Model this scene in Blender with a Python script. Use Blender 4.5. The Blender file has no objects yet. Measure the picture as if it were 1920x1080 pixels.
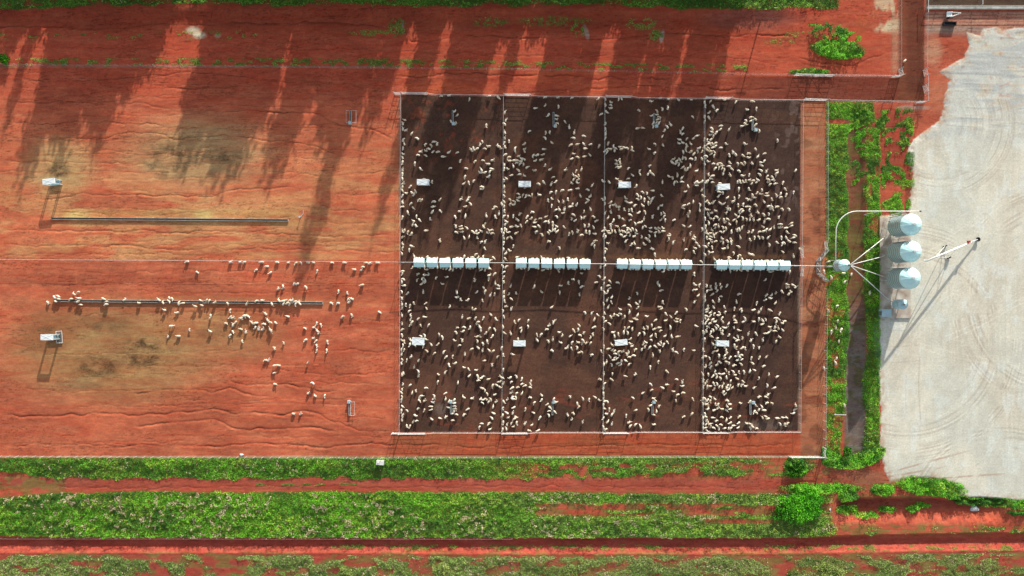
import bpy, math, random
import numpy as np
from mathutils import Vector, Matrix
R = math.radians
rng = np.random.default_rng(7)
random.seed(7)
sc = bpy.context.scene
C = sc.collection
S = 0.1            # metres of ground per photo pixel
H = 128.0          # flying height of the drone

SUN_EL = 14.5
SHX, SHY = -0.27, -1.0     # direction the shadows fall on the ground
TAN = math.tan(R(SUN_EL))

def W(px, py, h=0.0):
    """photo pixel -> ground position (metres); h = height of the seen point"""
    k = 1 - h / H
    return (px - 960) * S * k, (540 - py) * S * k

# ------------------------------------------------------------------ noise
def hsh(ix, iy, seed):
    n = (ix.astype(np.int64) * 374761393 + iy.astype(np.int64) * 668265263 + seed * 1442695041) & 0xffffffff
    n = ((n ^ (n >> 13)) * 1274126177) & 0xffffffff
    n = (n ^ (n >> 16)) & 0xffffffff
    return n / 4294967295.0
def vn(x, y, seed=0):
    x = np.asarray(x, float); y = np.asarray(y, float)
    ix = np.floor(x); iy = np.floor(y); fx = x - ix; fy = y - iy
    fx = fx * fx * (3 - 2 * fx); fy = fy * fy * (3 - 2 * fy)
    a = hsh(ix, iy, seed); b = hsh(ix + 1, iy, seed); c = hsh(ix, iy + 1, seed); d = hsh(ix + 1, iy + 1, seed)
    return (a + (b - a) * fx) * (1 - fy) + (c + (d - c) * fx) * fy
def fbm(x, y, seed=0, o=4):
    t = 0; am = 1; s = 0
    for i in range(o):
        t = t + am * vn(x * 2 ** i, y * 2 ** i, seed + i * 17); s += am; am *= 0.5
    return t / s
def ss(a, b, x):
    t = np.clip((x - a) / (b - a), 0, 1); return t * t * (3 - 2 * t)
def lin(r, g, b):
    f = lambda c: (c / 255 / 12.92) if c / 255 <= 0.04045 else ((c / 255 + 0.055) / 1.055) ** 2.4
    return np.array([f(r), f(g), f(b)])
GAIN = 1.0
def alb(r, g, b):
    return lin(r, g, b) / GAIN

# ------------------------------------------------------------------ masks in photo-ground pixels
def box(px, py, x0, x1, y0, y1, s=2.0):
    return ss(x0 - s, x0 + s, px) * (1 - ss(x1 - s, x1 + s, px)) * ss(y0 - s, y0 + s, py) * (1 - ss(y1 - s, y1 + s, py))
def ell(px, py, cx, cy, rx, ry, soft=0.35, rot=0):
    c, s_ = math.cos(rot), math.sin(rot)
    dx, dy = px - cx, py - cy
    d = np.sqrt(((dx * c + dy * s_) / rx) ** 2 + ((-dx * s_ + dy * c) / ry) ** 2)
    return 1 - ss(1 - soft, 1 + soft, d)
def polyd(px, py, P):
    """signed distance to a polygon, positive inside"""
    ins = np.zeros(px.shape, bool); dm = np.full(px.shape, 1e9)
    n = len(P)
    for i in range(n):
        x0, y0 = P[i]; x1, y1 = P[(i + 1) % n]
        if y0 != y1:
            c = ((y0 > py) != (y1 > py)) & (px < (x1 - x0) * (py - y0) / (y1 - y0) + x0)
            ins ^= c
        dx, dy = x1 - x0, y1 - y0
        t = np.clip(((px - x0) * dx + (py - y0) * dy) / (dx * dx + dy * dy + 1e-9), 0, 1)
        dm = np.minimum(dm, (px - x0 - t * dx) ** 2 + (py - y0 - t * dy) ** 2)
    d = np.sqrt(dm)
    return np.where(ins, d, -d)

GRAVEL = [(2600, 40), (1900, 52), (1880, 58), (1868, 50), (1846, 54), (1836, 66), (1812, 60), (1816, 84), (1806, 108), (1770, 128),
          (1762, 134), (1782, 150), (1772, 175), (1768, 205), (1762, 225), (1734, 245), (1712, 262), (1700, 285), (1703, 305), (1712, 325),
          (1704, 400), (1650, 404), (1647, 592), (1640, 600), (1634, 632), (1644, 680), (1651, 760), (1650, 830), (1658, 880), (1668, 905),
          (1700, 898), (1745, 895), (1790, 910), (1800, 930), (1850, 935), (1920, 940), (2600, 960)]

def top_bank(px):   # edges of the big horizontal strips, gently wobbling
    return 0
ditchN = lambda px: 1009 - 9 * ss(1350, 1920, px) - 3 * ss(200, 0, px)
ditchS = lambda px: 1036 - 7 * ss(1350, 1920, px) + 2 * ss(600, 900, px)

# veg regions: (px0,px1,py0,py1, maskfunc, height m, cover, tone, flower)   tone 0 vivid green, 1 olive, 2 grey-green, 3 dark
def wob(a, b, seed, sc_=25.0, am=4.0):
    return am * (fbm(a / sc_, b / sc_, seed, 3) - 0.5) * 2
def m_v1(x, y):
    top = 858 - 3 * ss(0, 1500, x); bot = 897 + wob(x, y, 3, 22, 7) - 14 * ss(90, 0, x) - 6 * ss(1000, 1400, x)
    m = ss(top - 1, top + 2, y) * (1 - ss(bot - 2, bot + 2, y)) * (1 - ss(1515, 1540, x))
    thin = ss(850, 1100, x)
    g = fbm(x / 26, y / 9, 31, 3)
    return m * (1 - thin * ss(0.46, 0.56, g) * ss(862, 872, y)) * (1 - 0.9 * ss(1300, 1420, x) * ss(0.40, 0.52, g))
def m_v2(x, y):
    bot = ditchN(x) - 1
    top = 922 + wob(x, y, 5, 24, 5) + 10 * ss(160, 0, x) + 4 * ss(900, 1500, x)
    m = ss(top - 2, top + 3, y) * (1 - ss(bot - 1, bot + 1, y)) * (1 - ss(1545, 1575, x) * (1 - ss(985, 992, y)))
    thin = ss(900, 1050, x)
    g = fbm(x / 34, y / 8, 41, 3)
    gap = box(x, y, 1000, 1700, 943, 967, 5) * ss(0.36, 0.50, g)
    gap2 = box(x, y, 1320, 1460, 972, 982, 3)
    m = m * (1 - thin * gap) * (1 - 0.9 * gap2)
    right = ss(1540, 1580, x)
    return m * (1 - right * ss(0.42, 0.55, g + 0.15 * (1 - ss(1780, 1860, x))))
def m_v3(x, y):
    top = ditchS(x) + 5 + wob(x, y, 8, 18, 4)
    m = ss(top - 2, top + 2, y)
    g = fbm(x / 30, y / 12, 51, 3)
    sparse = np.maximum.reduce([box(x, y, 255, 475, 900, 1300, 20), box(x, y, 585, 690, 900, 1066, 12) , box(x, y, 1445, 1500, 900, 1300, 15),
                                box(x, y, 1580, 1655, 900, 1300, 15), box(x, y, 1870, 2000, 900, 1300, 15)])
    return m * (1 - sparse * ss(0.36, 0.50, g)) * (1 - 0.85 * ss(0.54, 0.62, g)) * (1 - 0.8*box(x, y, -200, 200, 1030, 1046, 4) * ss(0.4, 0.5, g))
def m_r1(x, y):
    xr = 1589 + wob(x, y, 11, 30, 6) - 14 * ss(700, 860, y) + 50 * (1 - ss(225, 250, y)) 
    m = box(x, y, 1549, 4000, 192, 876, 3) * (1 - ss(xr - 3, xr + 3, x))
    g = fbm(x / 14, y / 14, 61, 3)
    return m * (1 - 0.7 * ss(0.60, 0.66, g) * (ss(430, 500, y))) * (1 - ell(x, y, 1575, 228, 26, 5))
def m_r2(x, y):
    xl = 1623 + wob(x, y, 12, 30, 8); xr = 1650 + wob(x, y, 13, 20, 3) 
    m = ss(xl - 4, xl + 4, x) * (1 - ss(xr - 2, xr + 1, x)) * box(x, y, 0, 4000, 240, 866, 6)
    g = fbm(x / 16, y / 20, 62, 3)
    up = box(x, y, 1600, 1712, 205, 350, 8) * ss(0.48, 0.57, fbm(x / 9, y / 9, 64, 4))
    m = m * (1 - 0.7 * (1 - ss(430, 480, y)) * ss(0.55, 0.62, g)) 
    low = box(x, y, 1640, 1706, 362, 402, 5) * ss(0.42, 0.52, g + 0.1*ss(360,395,y))
    return np.maximum(np.maximum(m, up), low)
def m_curve(x, y):
    d = np.sqrt((x - 1588) ** 2 * 0.35 + (y - 835) ** 2)
    return (1 - ss(10, 14, np.abs(d - 32))) * ss(835, 842, y) * (1 - ss(1655, 1665, x))
def m_mounds(x, y):
    w = wob(x, y, 14, 10, 4)
    m = np.maximum.reduce([ell(x, y + w, 1570, 93, 50, 17, 0.15, 0.12), ell(x, y + w, 1563, 64, 48, 16, 0.2, 0.25) * ss(0.40, 0.5, fbm(x / 9, y / 9, 71, 2)),
                           ell(x, y + w * .4, 1516, 135, 36, 6, 0.2), ell(x, y + w, 1492, 876, 22, 20, 0.2),
                           ell(x, y + w, 1655, 918, 22, 12, 0.2), ell(x, y + w, 1745, 912, 62, 17, 0.2, 0.1), ell(x, y, 1800, 935, 40, 8, 0.3,0.3),
                           ell(x, y + w, 1870, 943, 80, 9, 0.2, 0.05), ell(x, y + w, 1590, 930, 18, 12, 0.3), ell(x, y + w, 1590, 957, 22, 8, 0.3),
                           ell(x, y + w, 1625, 967, 22, 6, 0.4), ell(x, y + w, 1668, 957, 16, 6, 0.4), ell(x, y + w, 1715, 955, 14, 6, 0.3),
                           ell(x, y + w, 1735, 950, 14, 5, 0.3), ell(x, y + w, 1540, 915, 70, 9, 0.4), ell(x, y + w, 1910, 962, 20, 5, 0.4)])
    return m
def m_top(x, y):
    bot = 13 + wob(x, y, 15, 40, 9) + 6 * box(x, y, -200, 150, -500, 500, 20) + 6 * ss(1150, 1300, x) - 8 * box(x, y, 300, 400, -500, 500, 10)
    m = (1 - ss(bot - 3, bot + 3, y)) * (1 - ss(1560, 1580, x))
    g = fbm(x / 20, y / 10, 81, 3)
    return m * (1 - 0.7 * ss(0.55, 0.65, g) * (1 - ss(1180, 1250, x)))
def m_fence(x, y):
    g = fbm(x / 12, y / 5, 91, 3)
    yy = y - (123 + 12 * ss(600, 1450, x))
    base = box(x, yy, -200, 1400, -13, 1, 3) * ss(0.53, 0.60, g + 0.06 * box(x, y, 690, 930, 0, 1000, 20) + 0.05 * box(x, y, -100, 20, 0, 1000, 8) + 0.04 * box(x, y, 270, 370, 0, 1000, 8))
    b2 = box(x, yy, -100, 480, -62, -52, 8) * ss(0.58, 0.64, g)
    pat = np.maximum.reduce([ell(x, y, 745, 52, 16, 16, .4), ell(x, y, 1085, 55, 14, 14, .4), ell(x, y, 1230, 66, 12, 10, .4), ell(x, y, 1040, 40, 60, 8, .6) * 0.6,
                             ell(x, y, 920, 42, 30, 8, .5) * .7, ell(x, y, 1205, 45, 30, 10, .5) * .7, ell(x, y, 700, 62, 40, 6, .5) * .7, ell(x, y, 1500, 65, 40, 6, .5) * .4,
                             ell(x, y, 1460, 78, 30, 5, .5) * .5]) * ss(0.42, 0.55, fbm(x / 6, y / 6, 95, 2))
    dit = box(x, y, 600, 1900, 1024, 1032, 3) * ss(0.54, 0.62, fbm(x / 16, y / 4, 96, 3))
    road = box(x, y, 480, 700, 906, 911, 1.5) * ss(0.52, 0.6, fbm(x / 14, y / 4, 97, 2))
    return np.maximum.reduce([base, b2, pat, dit, road])

VEG = [  # name, bbox, mask, leaf height, leaves per m2, leaf size, tone, flowers
    ('roadside_weeds', (-120, 1545, 852, 906), m_v1, .38, 62, .21, 0, .35),
    ('roadside_weeds', (-120, 2040, 915, 1012), m_v2, .50, 62, .22, 0, 1.0),
    ('roadside_weeds', (-120, 2040, 1036, 1115), m_v3, .38, 55, .20, 2, .6),
    ('drain_bank_grass', (1540, 1650, 188, 880), m_r1, .28, 70, .19, 0, .0),
    ('drain_bank_grass', (1590, 1715, 200, 870), m_r2, .40, 62, .21, 0, .0),
    ('drain_bank_grass', (1540, 1670, 830, 885), m_curve, .6, 80, .24, 0, .05),
    ('leafy_weed_mounds', (1450, 2040, 40, 980), m_mounds, .9, 85, .27, 0, .03),
    ('leafy_weed_mounds', (-120, 1590, -60, 34), m_top, .45, 50, .24, 4, .1),
    ('leafy_weed_mounds', (-120, 1900, 30, 1036), m_fence, .22, 60, .18, 1, .0),
]
SKYS = 0.20; SUNE = 6.9; SUNC = (1.0, .94, .84)
# ------------------------------------------------------------------ erosion lines
rills = []      # (x0,x1,points[(x,y)],depth,width,seed)
def rl(pts, d=.07, w=2.2): rills.append((pts, d, w, len(rills) + 1))
rl([(40, 151), (160, 152), (300, 140), (340, 136), (400, 136), (480, 150), (560, 156)], .09)
rl([(200, 148), (330, 143)], .05)
rl([(300, 163), (360, 165), (470, 163)], .11, 2.6)
rl([(0, 190), (150, 193), (260, 192), (340, 210), (470, 208), (560, 212)], .07)
rl([(0, 229), (100, 233), (140, 229), (320, 234)], .09)
rl([(120, 262), (200, 258), (240, 246), (290, 248), (330, 262), (380, 255), (470, 256), (500, 264), (560, 268), (640, 290)], .10)
rl([(0, 303), (120, 305), (260, 306)], .06)
rl([(60, 372), (110, 373), (160, 364), (300, 367), (400, 368), (430, 358), (480, 354), (560, 350)], .09)
rl([(0, 430), (180, 434), (250, 432), (340, 438), (410, 432), (480, 436), (620, 444), (740, 440)], .07)
rl([(0, 458), (120, 462), (240, 460), (330, 470), (400, 464), (420, 471), (480, 466), (640, 470), (745, 474)], .08)
rl([(210, 436), (235, 455), (300, 450), (420, 445)], .05)
rl([(480, 204), (520, 210), (600, 215), (640, 236), (700, 243), (725, 255), (750, 264)], .10, 2.8)
rl([(480, 232), (600, 232), (700, 236)], .05)
rl([(480, 157), (560, 150), (660, 160), (700, 175)], .05)
rl([(500, 320), (620, 330), (744, 318)], .06); rl([(560, 390), (660, 395), (744, 388)], .06)
rl([(560, 415), (640, 420), (700, 417)], .05); rl([(610, 365), (744, 360)], .05)
rl([(-90, 48), (0, 49), (90, 52), (200, 55), (300, 46), (400, 46), (520, 42)], .12, 2.4)
rl([(480, 44), (620, 43), (700, 50), (760, 60), (770, 75), (800, 82), (830, 76), (860, 66)], .12, 2.4)
rl([(860, 66), (960, 70), (1080, 72), (1140, 74), (1240, 64), (1340, 67), (1440, 65), (1500, 68)], .13, 2.6)
rl([(740, 142), (780, 144), (860, 137), (960, 142), (1090, 141), (1110, 148), (1180, 145), (1270, 150)], .14, 3)
rl([(960, 172), (1080, 170), (1200, 160), (1320, 162), (1350, 169), (1420, 167), (1480, 168)], .10, 2.6)
rl([(0, 88), (200, 90), (400, 96), (640, 92), (960, 104), (1200, 107), (1380, 108), (1450, 122)], .05, 2)
rl([(240, 740), (330, 730), (400, 733), (430, 728), (460, 738), (520, 745)], .10, 2.6)
rl([(420, 706), (440, 718), (500, 722), (540, 719), (600, 735), (640, 732)], .11, 2.6)
rl([(0, 780), (200, 776), (240, 778), (350, 773), (400, 768), (420, 772), (440, 776), (480, 775), (540, 776), (570, 772), (620, 778)], .12, 3)
rl([(240, 800), (330, 790), (400, 785), (430, 800), (480, 806), (540, 801), (600, 803), (640, 808)], .12, 3)
rl([(340, 834), (400, 838), (480, 830), (560, 835), (620, 840), (660, 832), (744, 832), (840, 836)], .10, 2.6)
rl([(560, 768), (600, 778), (650, 800), (672, 808), (744, 808)], .08); rl([(0, 835), (120, 833), (240, 836), (300, 832)], .06)
rl([(480, 690), (620, 702), (744, 700)], .06); rl([(560, 660), (640, 655), (744, 660)], .06); rl([(530, 612), (640, 610), (690, 600), (744, 602)], .05)
rl([(60, 566), (60, 566), (100, 560), (150, 565)], .03); rl([(300, 500), (380, 509), (480, 508)], .05)
rl([(60, 500), (200, 512), (330, 507)], .03); rl([(0, 640), (60, 655), (120, 720)], .03)
rl([(840, 838), (960, 840), (1100, 835), (1250, 833), (1400, 838), (1490, 830)], .08)
rl([(100, 914), (160, 913), (240, 916), (360, 914), (480, 913)], .06); rl([(480, 911), (760, 913), (1100, 911), (1400, 914)], .05)
rl([(1480, 100), (1540, 118), (1600, 122), (1660, 100), (1668, 60)], .07, 3); rl([(1470, 112), (1560, 128), (1620, 125)], .05, 3)
rl([(1740, 100), (1775, 90), (1800, 75)], .06); rl([(1745, 110), (1770, 100), (1800, 92)], .05)
rl([(1850, 888), (1760, 893), (1700, 898), (1640, 905)], .05); rl([(1840, 835), (1740, 868), (1660, 880)], .05); rl([(1830, 845), (1740, 872)], .04)
rl([(1500, 310), (1530, 312), (1545, 322)], .07, 3); 
for i in range(48):
    y = random.uniform(135, 850); x0 = random.uniform(-60, 500)
    rl([(x0, y), (x0 + random.uniform(100, 300), y + random.uniform(-8, 8)), (min(740, x0 + 400), y + random.uniform(-8, 8))], .045, 1.7)

def rill_depth(px, py):
    z = np.zeros(px.shape); dk = np.zeros(px.shape)
    for pts, d, w, sd in rills:
        X = np.array([p[0] for p in pts], float); Y = np.array([p[1] for p in pts], float)
        if not np.all(np.diff(X) > 0):
            o = np.argsort(X, kind='stable'); X = X[o]; Y = Y[o]
        y0, y1 = Y.min() - 14, Y.max() + 14
        m = (px > X[0] - 2) & (px < X[-1] + 2) & (py > y0) & (py < y1)
        if not m.any(): continue
        x = px[m]; y = py[m]
        yc = np.interp(x, X, Y) + 9 * (fbm(x / 22, x * 0 + sd, sd, 5) - .5); w = w * .62; d = d * .8
        a = ss(X[0], X[0] + 30, x) * (1 - ss(X[-1] - 30, X[-1], x)) * (0.1 + 1.2 * vn(x / 22, x * 0 + 3.3, sd + 50))
        t = (y - yc) / w
        g = np.exp(-t * t)
        z[m] += -d * a * g + 0.30 * d * a * np.exp(-((t - 2.6) / 2.2) ** 2)
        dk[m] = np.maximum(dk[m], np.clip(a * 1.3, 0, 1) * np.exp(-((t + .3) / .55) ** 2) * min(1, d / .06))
    return z, dk

# ------------------------------------------------------------------ terrain height
def pen_mask(px, py):
    n = 2.2 * (fbm(px / 8, py / 8, 201, 2) - .5)
    xl = 752.5 - 2.5 * ss(176, 811, py); xr = 1502 - 5 * ss(176, 811, py)
    yt = 177 + (px - 752) * 0.0155; yb = 810.5 - (px - 750) * 0.003
    return ss(xl - 1, xl + 1, px + n * .3) * (1 - ss(xr - 1.5, xr + 1.5, px + n)) * ss(yt - 1, yt + 1, py) * (1 - ss(yb - 1, yb + 1, py))
def terrain(px, py, full=True):
    x = px * S; y = py * S
    z = 0.030 * (fbm(x / 6, y / 1.6, 101, 3) - .5) + 0.012 * (fbm(x / 1.3, y / .6, 103, 2) - .5)
    pen = pen_mask(px, py)
    z = z * (1 - .75 * pen) + pen * 0.012 * (fbm(x / .5, y / .5, 104, 2) - .5)
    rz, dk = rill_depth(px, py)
    z = z + rz * (1 - pen)
    # ditch along the south
    dn = ditchN(px) + 1.0 * (fbm(px / 9, py * 0 + 2, 105, 2) - .5); ds = ditchS(px) + 2.0 * (fbm(px / 7, py * 0 + 3, 106, 3) - .5)
    z = z - 0.62 * ss(dn - 1.5, dn + 2.5, py) * (1 - ss(ds - 13, ds + 2, py + 2.5 * (vn(px / 2.2, py / 8, 119) - .5)))
    z = z + 0.06 * np.exp(-((py - ds - 1) / 2.5) ** 2) * vn(px / 6, px * 0, 120)
    # washed-out gully in the bottom right: deep floor, bright south bank facing the sun
    g0 = 936 + 8 * (fbm(px / 30, px * 0, 107, 2) - .5); 
    gx = ss(1560, 1590, px) * (1 - ss(1860, 1900, px))
    rough = fbm(px / 3.5, py / 14, 108, 3) - .5
    z = z - gx * 0.85 * ss(g0 - 4, g0 + 4, py) * (1 - ss(958, 985 , py + 10 * rough))
    # top cut batter
    gb = box(px, py, -400, 1420, 18, 46, 5)
    z = z + gb * 0.10 * (fbm(px / 3, py / 12, 109, 2) - .5)
    z = z + 0.55 * (1 - ss(14, 44, py)) * (1 - ss(1440, 1540, px))
    # mud channel
    ch = box(px, py, 1592, 1618, 205, 868, 7)
    z = z - 0.35 * ch
    # gravel pad
    gd = polyd(px + 3 * (fbm(px / 7, py / 7, 110, 2) - .5) * 2, py, GRAVEL)
    gm = ss(-1.5, 4, gd)
    lump = 0.05 * np.exp(-((gd - 9) / 7) ** 2) * (1 - ss(300, 330, py)) * ss(0.35, .6, fbm(px / 18, py / 18, 111, 2))
    rid = 0.018 * ss(.62, .72, fbm(px / 60 + py / 300, py / 5 - px / 90, 112, 2)) * (1 - ss(230, 260, py))
    trk = 0.010 * (fbm(px / 45, py / 2.2, 113, 2) - .5) * ss(.4, .6, fbm(px / 50, py / 50, 114, 2)) + 0.010 * (fbm(px / 2.2, py / 60, 115, 2) - .5) * ss(.45, .6, fbm(px / 60, py / 60, 116, 2))
    z = z * (1 - gm) + gm * (0.05 + lump + rid + trk + 0.02 * (fbm(x / 2, y / 2, 117, 3) - .5))
    # arcs ploughed by turning trucks
    for cx, cy, r0, r1, a in [(1990, 560, 120, 210, .012), (1700, 640, 120, 230, .010), (1880, 980, 120, 180, .01)]:
        rr = np.hypot(px - cx, py - cy)
        z = z + gm * 1.2 * a * (vn(rr / 1.5, rr * 0, 7) - .5) * box(rr, rr, r0, r1, r0, r1, 8) * ss(.4, .6, fbm(px / 30, py / 30, 118, 2))
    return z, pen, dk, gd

def mix(c, col, m):
    m = np.clip(m, 0, 1)[:, None]
    return c * (1 - m) + col * m

def ground_color(px, py, pen, dk, gd):
    x = px * S; y = py * S
    n1 = fbm(x / 7, y / 2.5, 301, 4); n2 = fbm(x / 1.1, y / .5, 302, 3); n3 = fbm(x / .45, y / .35, 303, 2)
    red = alb(182, 90, 66); c = np.tile(red, (px.size, 1))
    # top band, deeper red
    c = mix(c, alb(180, 82, 58), (1 - ss(100, 240, py)) * (1 - ss(1600, 1700, px)) * .8)
    # upper yard: orange sand
    up = box(px, py, -500, 752, 127, 488, 2)
    c = mix(c, alb(204, 118, 82), up * ss(130, 300, py) * (0.55 + .7 * (n1 - .3)))
    c = mix(c, alb(200, 140, 94), up * ss(.42, .62, fbm(px / 60, py / 16, 304, 3)) * ss(230, 400, py) * .75)
    c = mix(c, alb(186, 150, 102), ell(px, py, 112, 312, 62, 50, .5) * .85)
    c = mix(c, alb(186, 148, 104), ell(px, py, 368, 288, 120, 62, .55) * .85)
    c = mix(c, alb(200, 150, 96), box(px, py, 95, 560, 392, 408, 7) * .7 + box(px, py, 110, 560, 416, 424, 6) * .5)
    for cx, rr in [(144, 22), (381, 16)]: c = mix(c, alb(208, 176, 112), ell(px, py, cx, 404, rr, 9, .6) * .9)
    def dung(cx, cy, rx, ry, ring, seed, s=.75):
        d = np.sqrt(((px - cx) / rx) ** 2 + ((py - cy) / ry) ** 2)
        m = (np.exp(-((d - ring) / .5) ** 2)) * (.75 * ss(.2, .7, fbm(px / 14, py / 10, seed, 2)) + .35 * ss(.50, .62, fbm(px / 2.6, py / 2.0, seed, 3))) * s
        return m
    dcol = alb(92, 80, 58)
    c = mix(c, dcol, dung(108, 322, 34, 18, .2, 311, 1.0)); c = mix(c, dcol, dung(312, 300, 34, 26, .8, 312, .75))
    c = mix(c, dcol, dung(425, 296, 44, 13, .3, 313, .8)); c = mix(c, dcol, dung(372, 300, 26, 16, .3, 320, .5))
    # lower yard
    lo = box(px, py, -500, 750, 488, 857, 1.5)
    c = mix(c, alb(184, 98, 70), lo * .9)
    c = mix(c, alb(200, 110, 78), lo * ss(.45, .65, n1) * .5)
    ol = np.maximum(ell(px, py, 210, 660, 190, 88, .5), ell(px, py, 400, 628, 110, 50, .6) * .8)
    ol = np.maximum(ol, ell(px, py, 330, 568, 300, 12, .6) * .5)
    c = mix(c, alb(168, 124, 82), lo * ol * (.95 + .4 * (n1 - .5)))
    c = mix(c, alb(148, 92, 60), lo * ell(px, py, 90, 625, 45, 40, .5) * .5)
    c = mix(c, alb(100, 74, 50), dung(182, 688, 48, 24, .45, 314, .9)); c = mix(c, alb(92, 68, 46), dung(263, 660, 30, 23, .7, 315, 1.1)); c = mix(c, dcol, dung(205, 610, 50, 25, .3, 316, .5))
    c = mix(c, dcol, dung(396, 625, 30, 18, .3, 317, .45)); c = mix(c, dcol, dung(88, 618, 26, 8, .2, 318, .8)); c = mix(c, alb(110, 96, 70), dung(150, 722, 60, 12, .3, 319, .5))
    # lane above the pens and to the right
    ln = box(px, py, 752, 1735, 130, 192, 1.5)
    c = mix(c, alb(196, 96, 62), ln * (1 - ss(1000, 1300, px)) * .6 * ss(.35, .6, n1) )
    c = mix(c, alb(112, 58, 44), box(px, py, 1240, 1733, 143, 191, 2) * ss(1250, 1480, px) * (.85 + .3 * (n1 - .5)))
    c = mix(c, alb(116, 66, 46), box(px, py, 1684, 1733, -400, 191, 1.5) * (.85 + .4 * (n1 - .5)))
    c = mix(c, alb(84, 48, 38), box(px, py, 1700, 1733, -400, 175, 6) * .5)
    # pens: trampled manure
    pc = alb(81, 58, 48)
    c = mix(c, pc, pen)
    c = mix(c, alb(100, 68, 53), pen * ss(.45, .7, fbm(px / 55, py / 45, 331, 3)) * .8)
    c = mix(c, alb(60, 47, 43), pen * ss(1290, 1350, px) * .45)
    c = mix(c, alb(120, 66, 50), pen * ss(.62, .78, fbm(px / 30, py / 10, 332, 3)) * ss(690, 750, py) * .7)
    c = mix(c, alb(140, 70, 48), pen * ss(.60, .72, fbm(px / 12, py / 12, 333, 3)) * (1 - ss(260, 330, py)) * .5 * (1 - ss(860, 1000, px)))
    c = mix(c, alb(112, 92, 84), pen * ss(1440, 1470, px) * ss(.58, .68, fbm(px / 9, py / 11, 334, 2)) * .6 * (1 - ss(350, 420, py)))
    c = mix(c, alb(124, 104, 92), pen * np.maximum(ell(px, py, 826, 768, 11, 11, .7) * .7, ell(px, py, 1435, 797, 40, 9, .6) * .6))
    for bx, by in [(866, 462), (1040, 464), (1227, 466), (1414, 467)]: c = mix(c, alb(128, 88, 56), pen * box(px, py, bx - 92, bx + 60, 478, 484, 3) * .35)
    # lane east of the pens
    el = box(px, py, 1501, 1547, 192, 856, 2)
    c = mix(c, alb(168, 114, 82), el * (.8 + .4 * (n1 - .5)))
    c = mix(c, alb(120, 74, 54), el * ss(.55, .66, fbm(px / 30, py / 30, 341, 2)) * .6)
    c = mix(c, alb(134, 116, 98), (box(px, py, 1496, 1501, 520, 812, 2) + .6 * box(px, py, 746, 752, 180, 400, 2)) * .7)
    sl = box(px, py, 735, 1500, 811, 858, 1.5)
    c = mix(c, alb(176, 88, 58), sl * .8); c = mix(c, alb(140, 84, 56), sl * ss(.45, .65, n1) * (1 - ss(835, 845, py)) * .6)
    # fence verge
    c = mix(c, alb(196, 172, 140), box(px, py, -400, 1545, 854.5 , 858, 1) * .55)
    c = mix(c, alb(150, 120, 110), box(px, py, -400, 760, 123, 127, 1) * .35)
    # south red roads
    c = mix(c, alb(168, 82, 64), box(px, py, -400, 1640, 897, 922, 3) * .9)
    c = mix(c, alb(204, 110, 74), box(px, py, -400, 1500, 918, 922, 1.5) * .35)
    c = mix(c, alb(168, 76, 62), ss(1009, 1012, py) * .9)
    c = mix(c, alb(200, 104, 76), np.exp(-((py - ditchS(px) + 1) / 1.6) ** 2) * .5 * vn(px / 9, px * 0, 121))  # sunlit lip of the ditch painted as brighter soil
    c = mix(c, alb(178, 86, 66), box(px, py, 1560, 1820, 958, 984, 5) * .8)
    c = mix(c, alb(120, 62, 52), box(px, py, 1570, 1880, 936, 956, 5) * .6)  # gully shade painted as darker soil on its floor
    # drain between the grass strips
    dr = box(px, py, 1584, 1624, 205, 868, 5)
    c = mix(c, alb(112, 74, 54), dr * .9)
    c = mix(c, alb(116, 104, 96), dr * ss(520, 640, py) * (.9 + .3 * (n2 - .5)))
    c = mix(c, alb(92, 88, 50), dr * ss(.50, .64, fbm(px / 14, py / 14, 351, 3)) * .7)
    c = mix(c, alb(150, 66, 50), box(px, py, 1640, 1705, 200, 345, 6) * .6)
    c = mix(c, alb(140, 72, 52), box(px, py, 1697, 1716, 325, 405, 2) * .8)
    # upper right track and paved loading area
    tr = box(px, py, 1640, 1684, -400, 60, 5)
    c = mix(c, alb(200, 176, 142), tr * ss(.38, .55, fbm(px / 12, py / 30, 361, 3)) * .85)
    c = mix(c, alb(186, 140, 110), box(px, py, 1672, 1684, 30, 135, 4) * .6)
    pv = box(px, py, 1736, 2600, 22, 62, 2)
    c = mix(c, alb(196, 142, 118), pv * (.85 + .3 * (n1 - .5)))
    gr = np.maximum((np.abs(((py + .8 * np.sin(px / 30)) % 6.2) - 3.1) < .55), (np.abs(((px + .25 * py) % 17) - 8.5) < .4))
    c = mix(c, alb(130, 84, 72), pv * gr * .75)
    c = mix(c, alb(150, 136, 124), box(px, py, 1736, 1850, 48, 66, 5) * .5)
    c = mix(c, alb(84, 66, 52), box(px, py, 1736, 2600, -400, 14, 1.5))
    c = mix(c, alb(196, 150, 118), ell(px, py, 1750, 95, 16, 28, .5) * .6)
    c = mix(c, alb(190, 128, 96), ell(px, py, 1765, 175, 26, 40, .5) * .45)
    c = mix(c, alb(176, 150, 132), ell(px, py, 1712, 202, 30, 5, .4) * .7)
    c = mix(c, alb(190, 96, 60), np.exp(-((np.hypot(px - 1500, py - 20) - 118) / 10) ** 2) * (px > 1560) * (py > 30) * (1 - ss(1670, 1684, px)) * .5)
    ol2 = alb(128, 112, 62)
    f1 = ss(.44, .60, fbm(px / 16, py / 7, 401, 4))
    c = mix(c, ol2, (box(px, py, 1100, 1560, 858, 896, 8) + box(px, py, 900, 1560, 922, 1008, 6) + box(px, py, 1560, 1960, 898, 936, 8) * .8 + box(px, py, 1560, 1960, 982, 1004, 5) + box(px, py, -300, 120, 890, 935, 8)) * f1 * .75)
    c = mix(c, ol2, box(px, py, -300, 2100, 1036, 1200, 4) * ss(.40, .62, fbm(px / 22, py / 9, 402, 4)) * .8)
    c = mix(c, alb(148, 92, 70), box(px, py, 1550, 1660, 862, 915, 14) * ss(.3, .6, n1) * .9)
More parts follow.
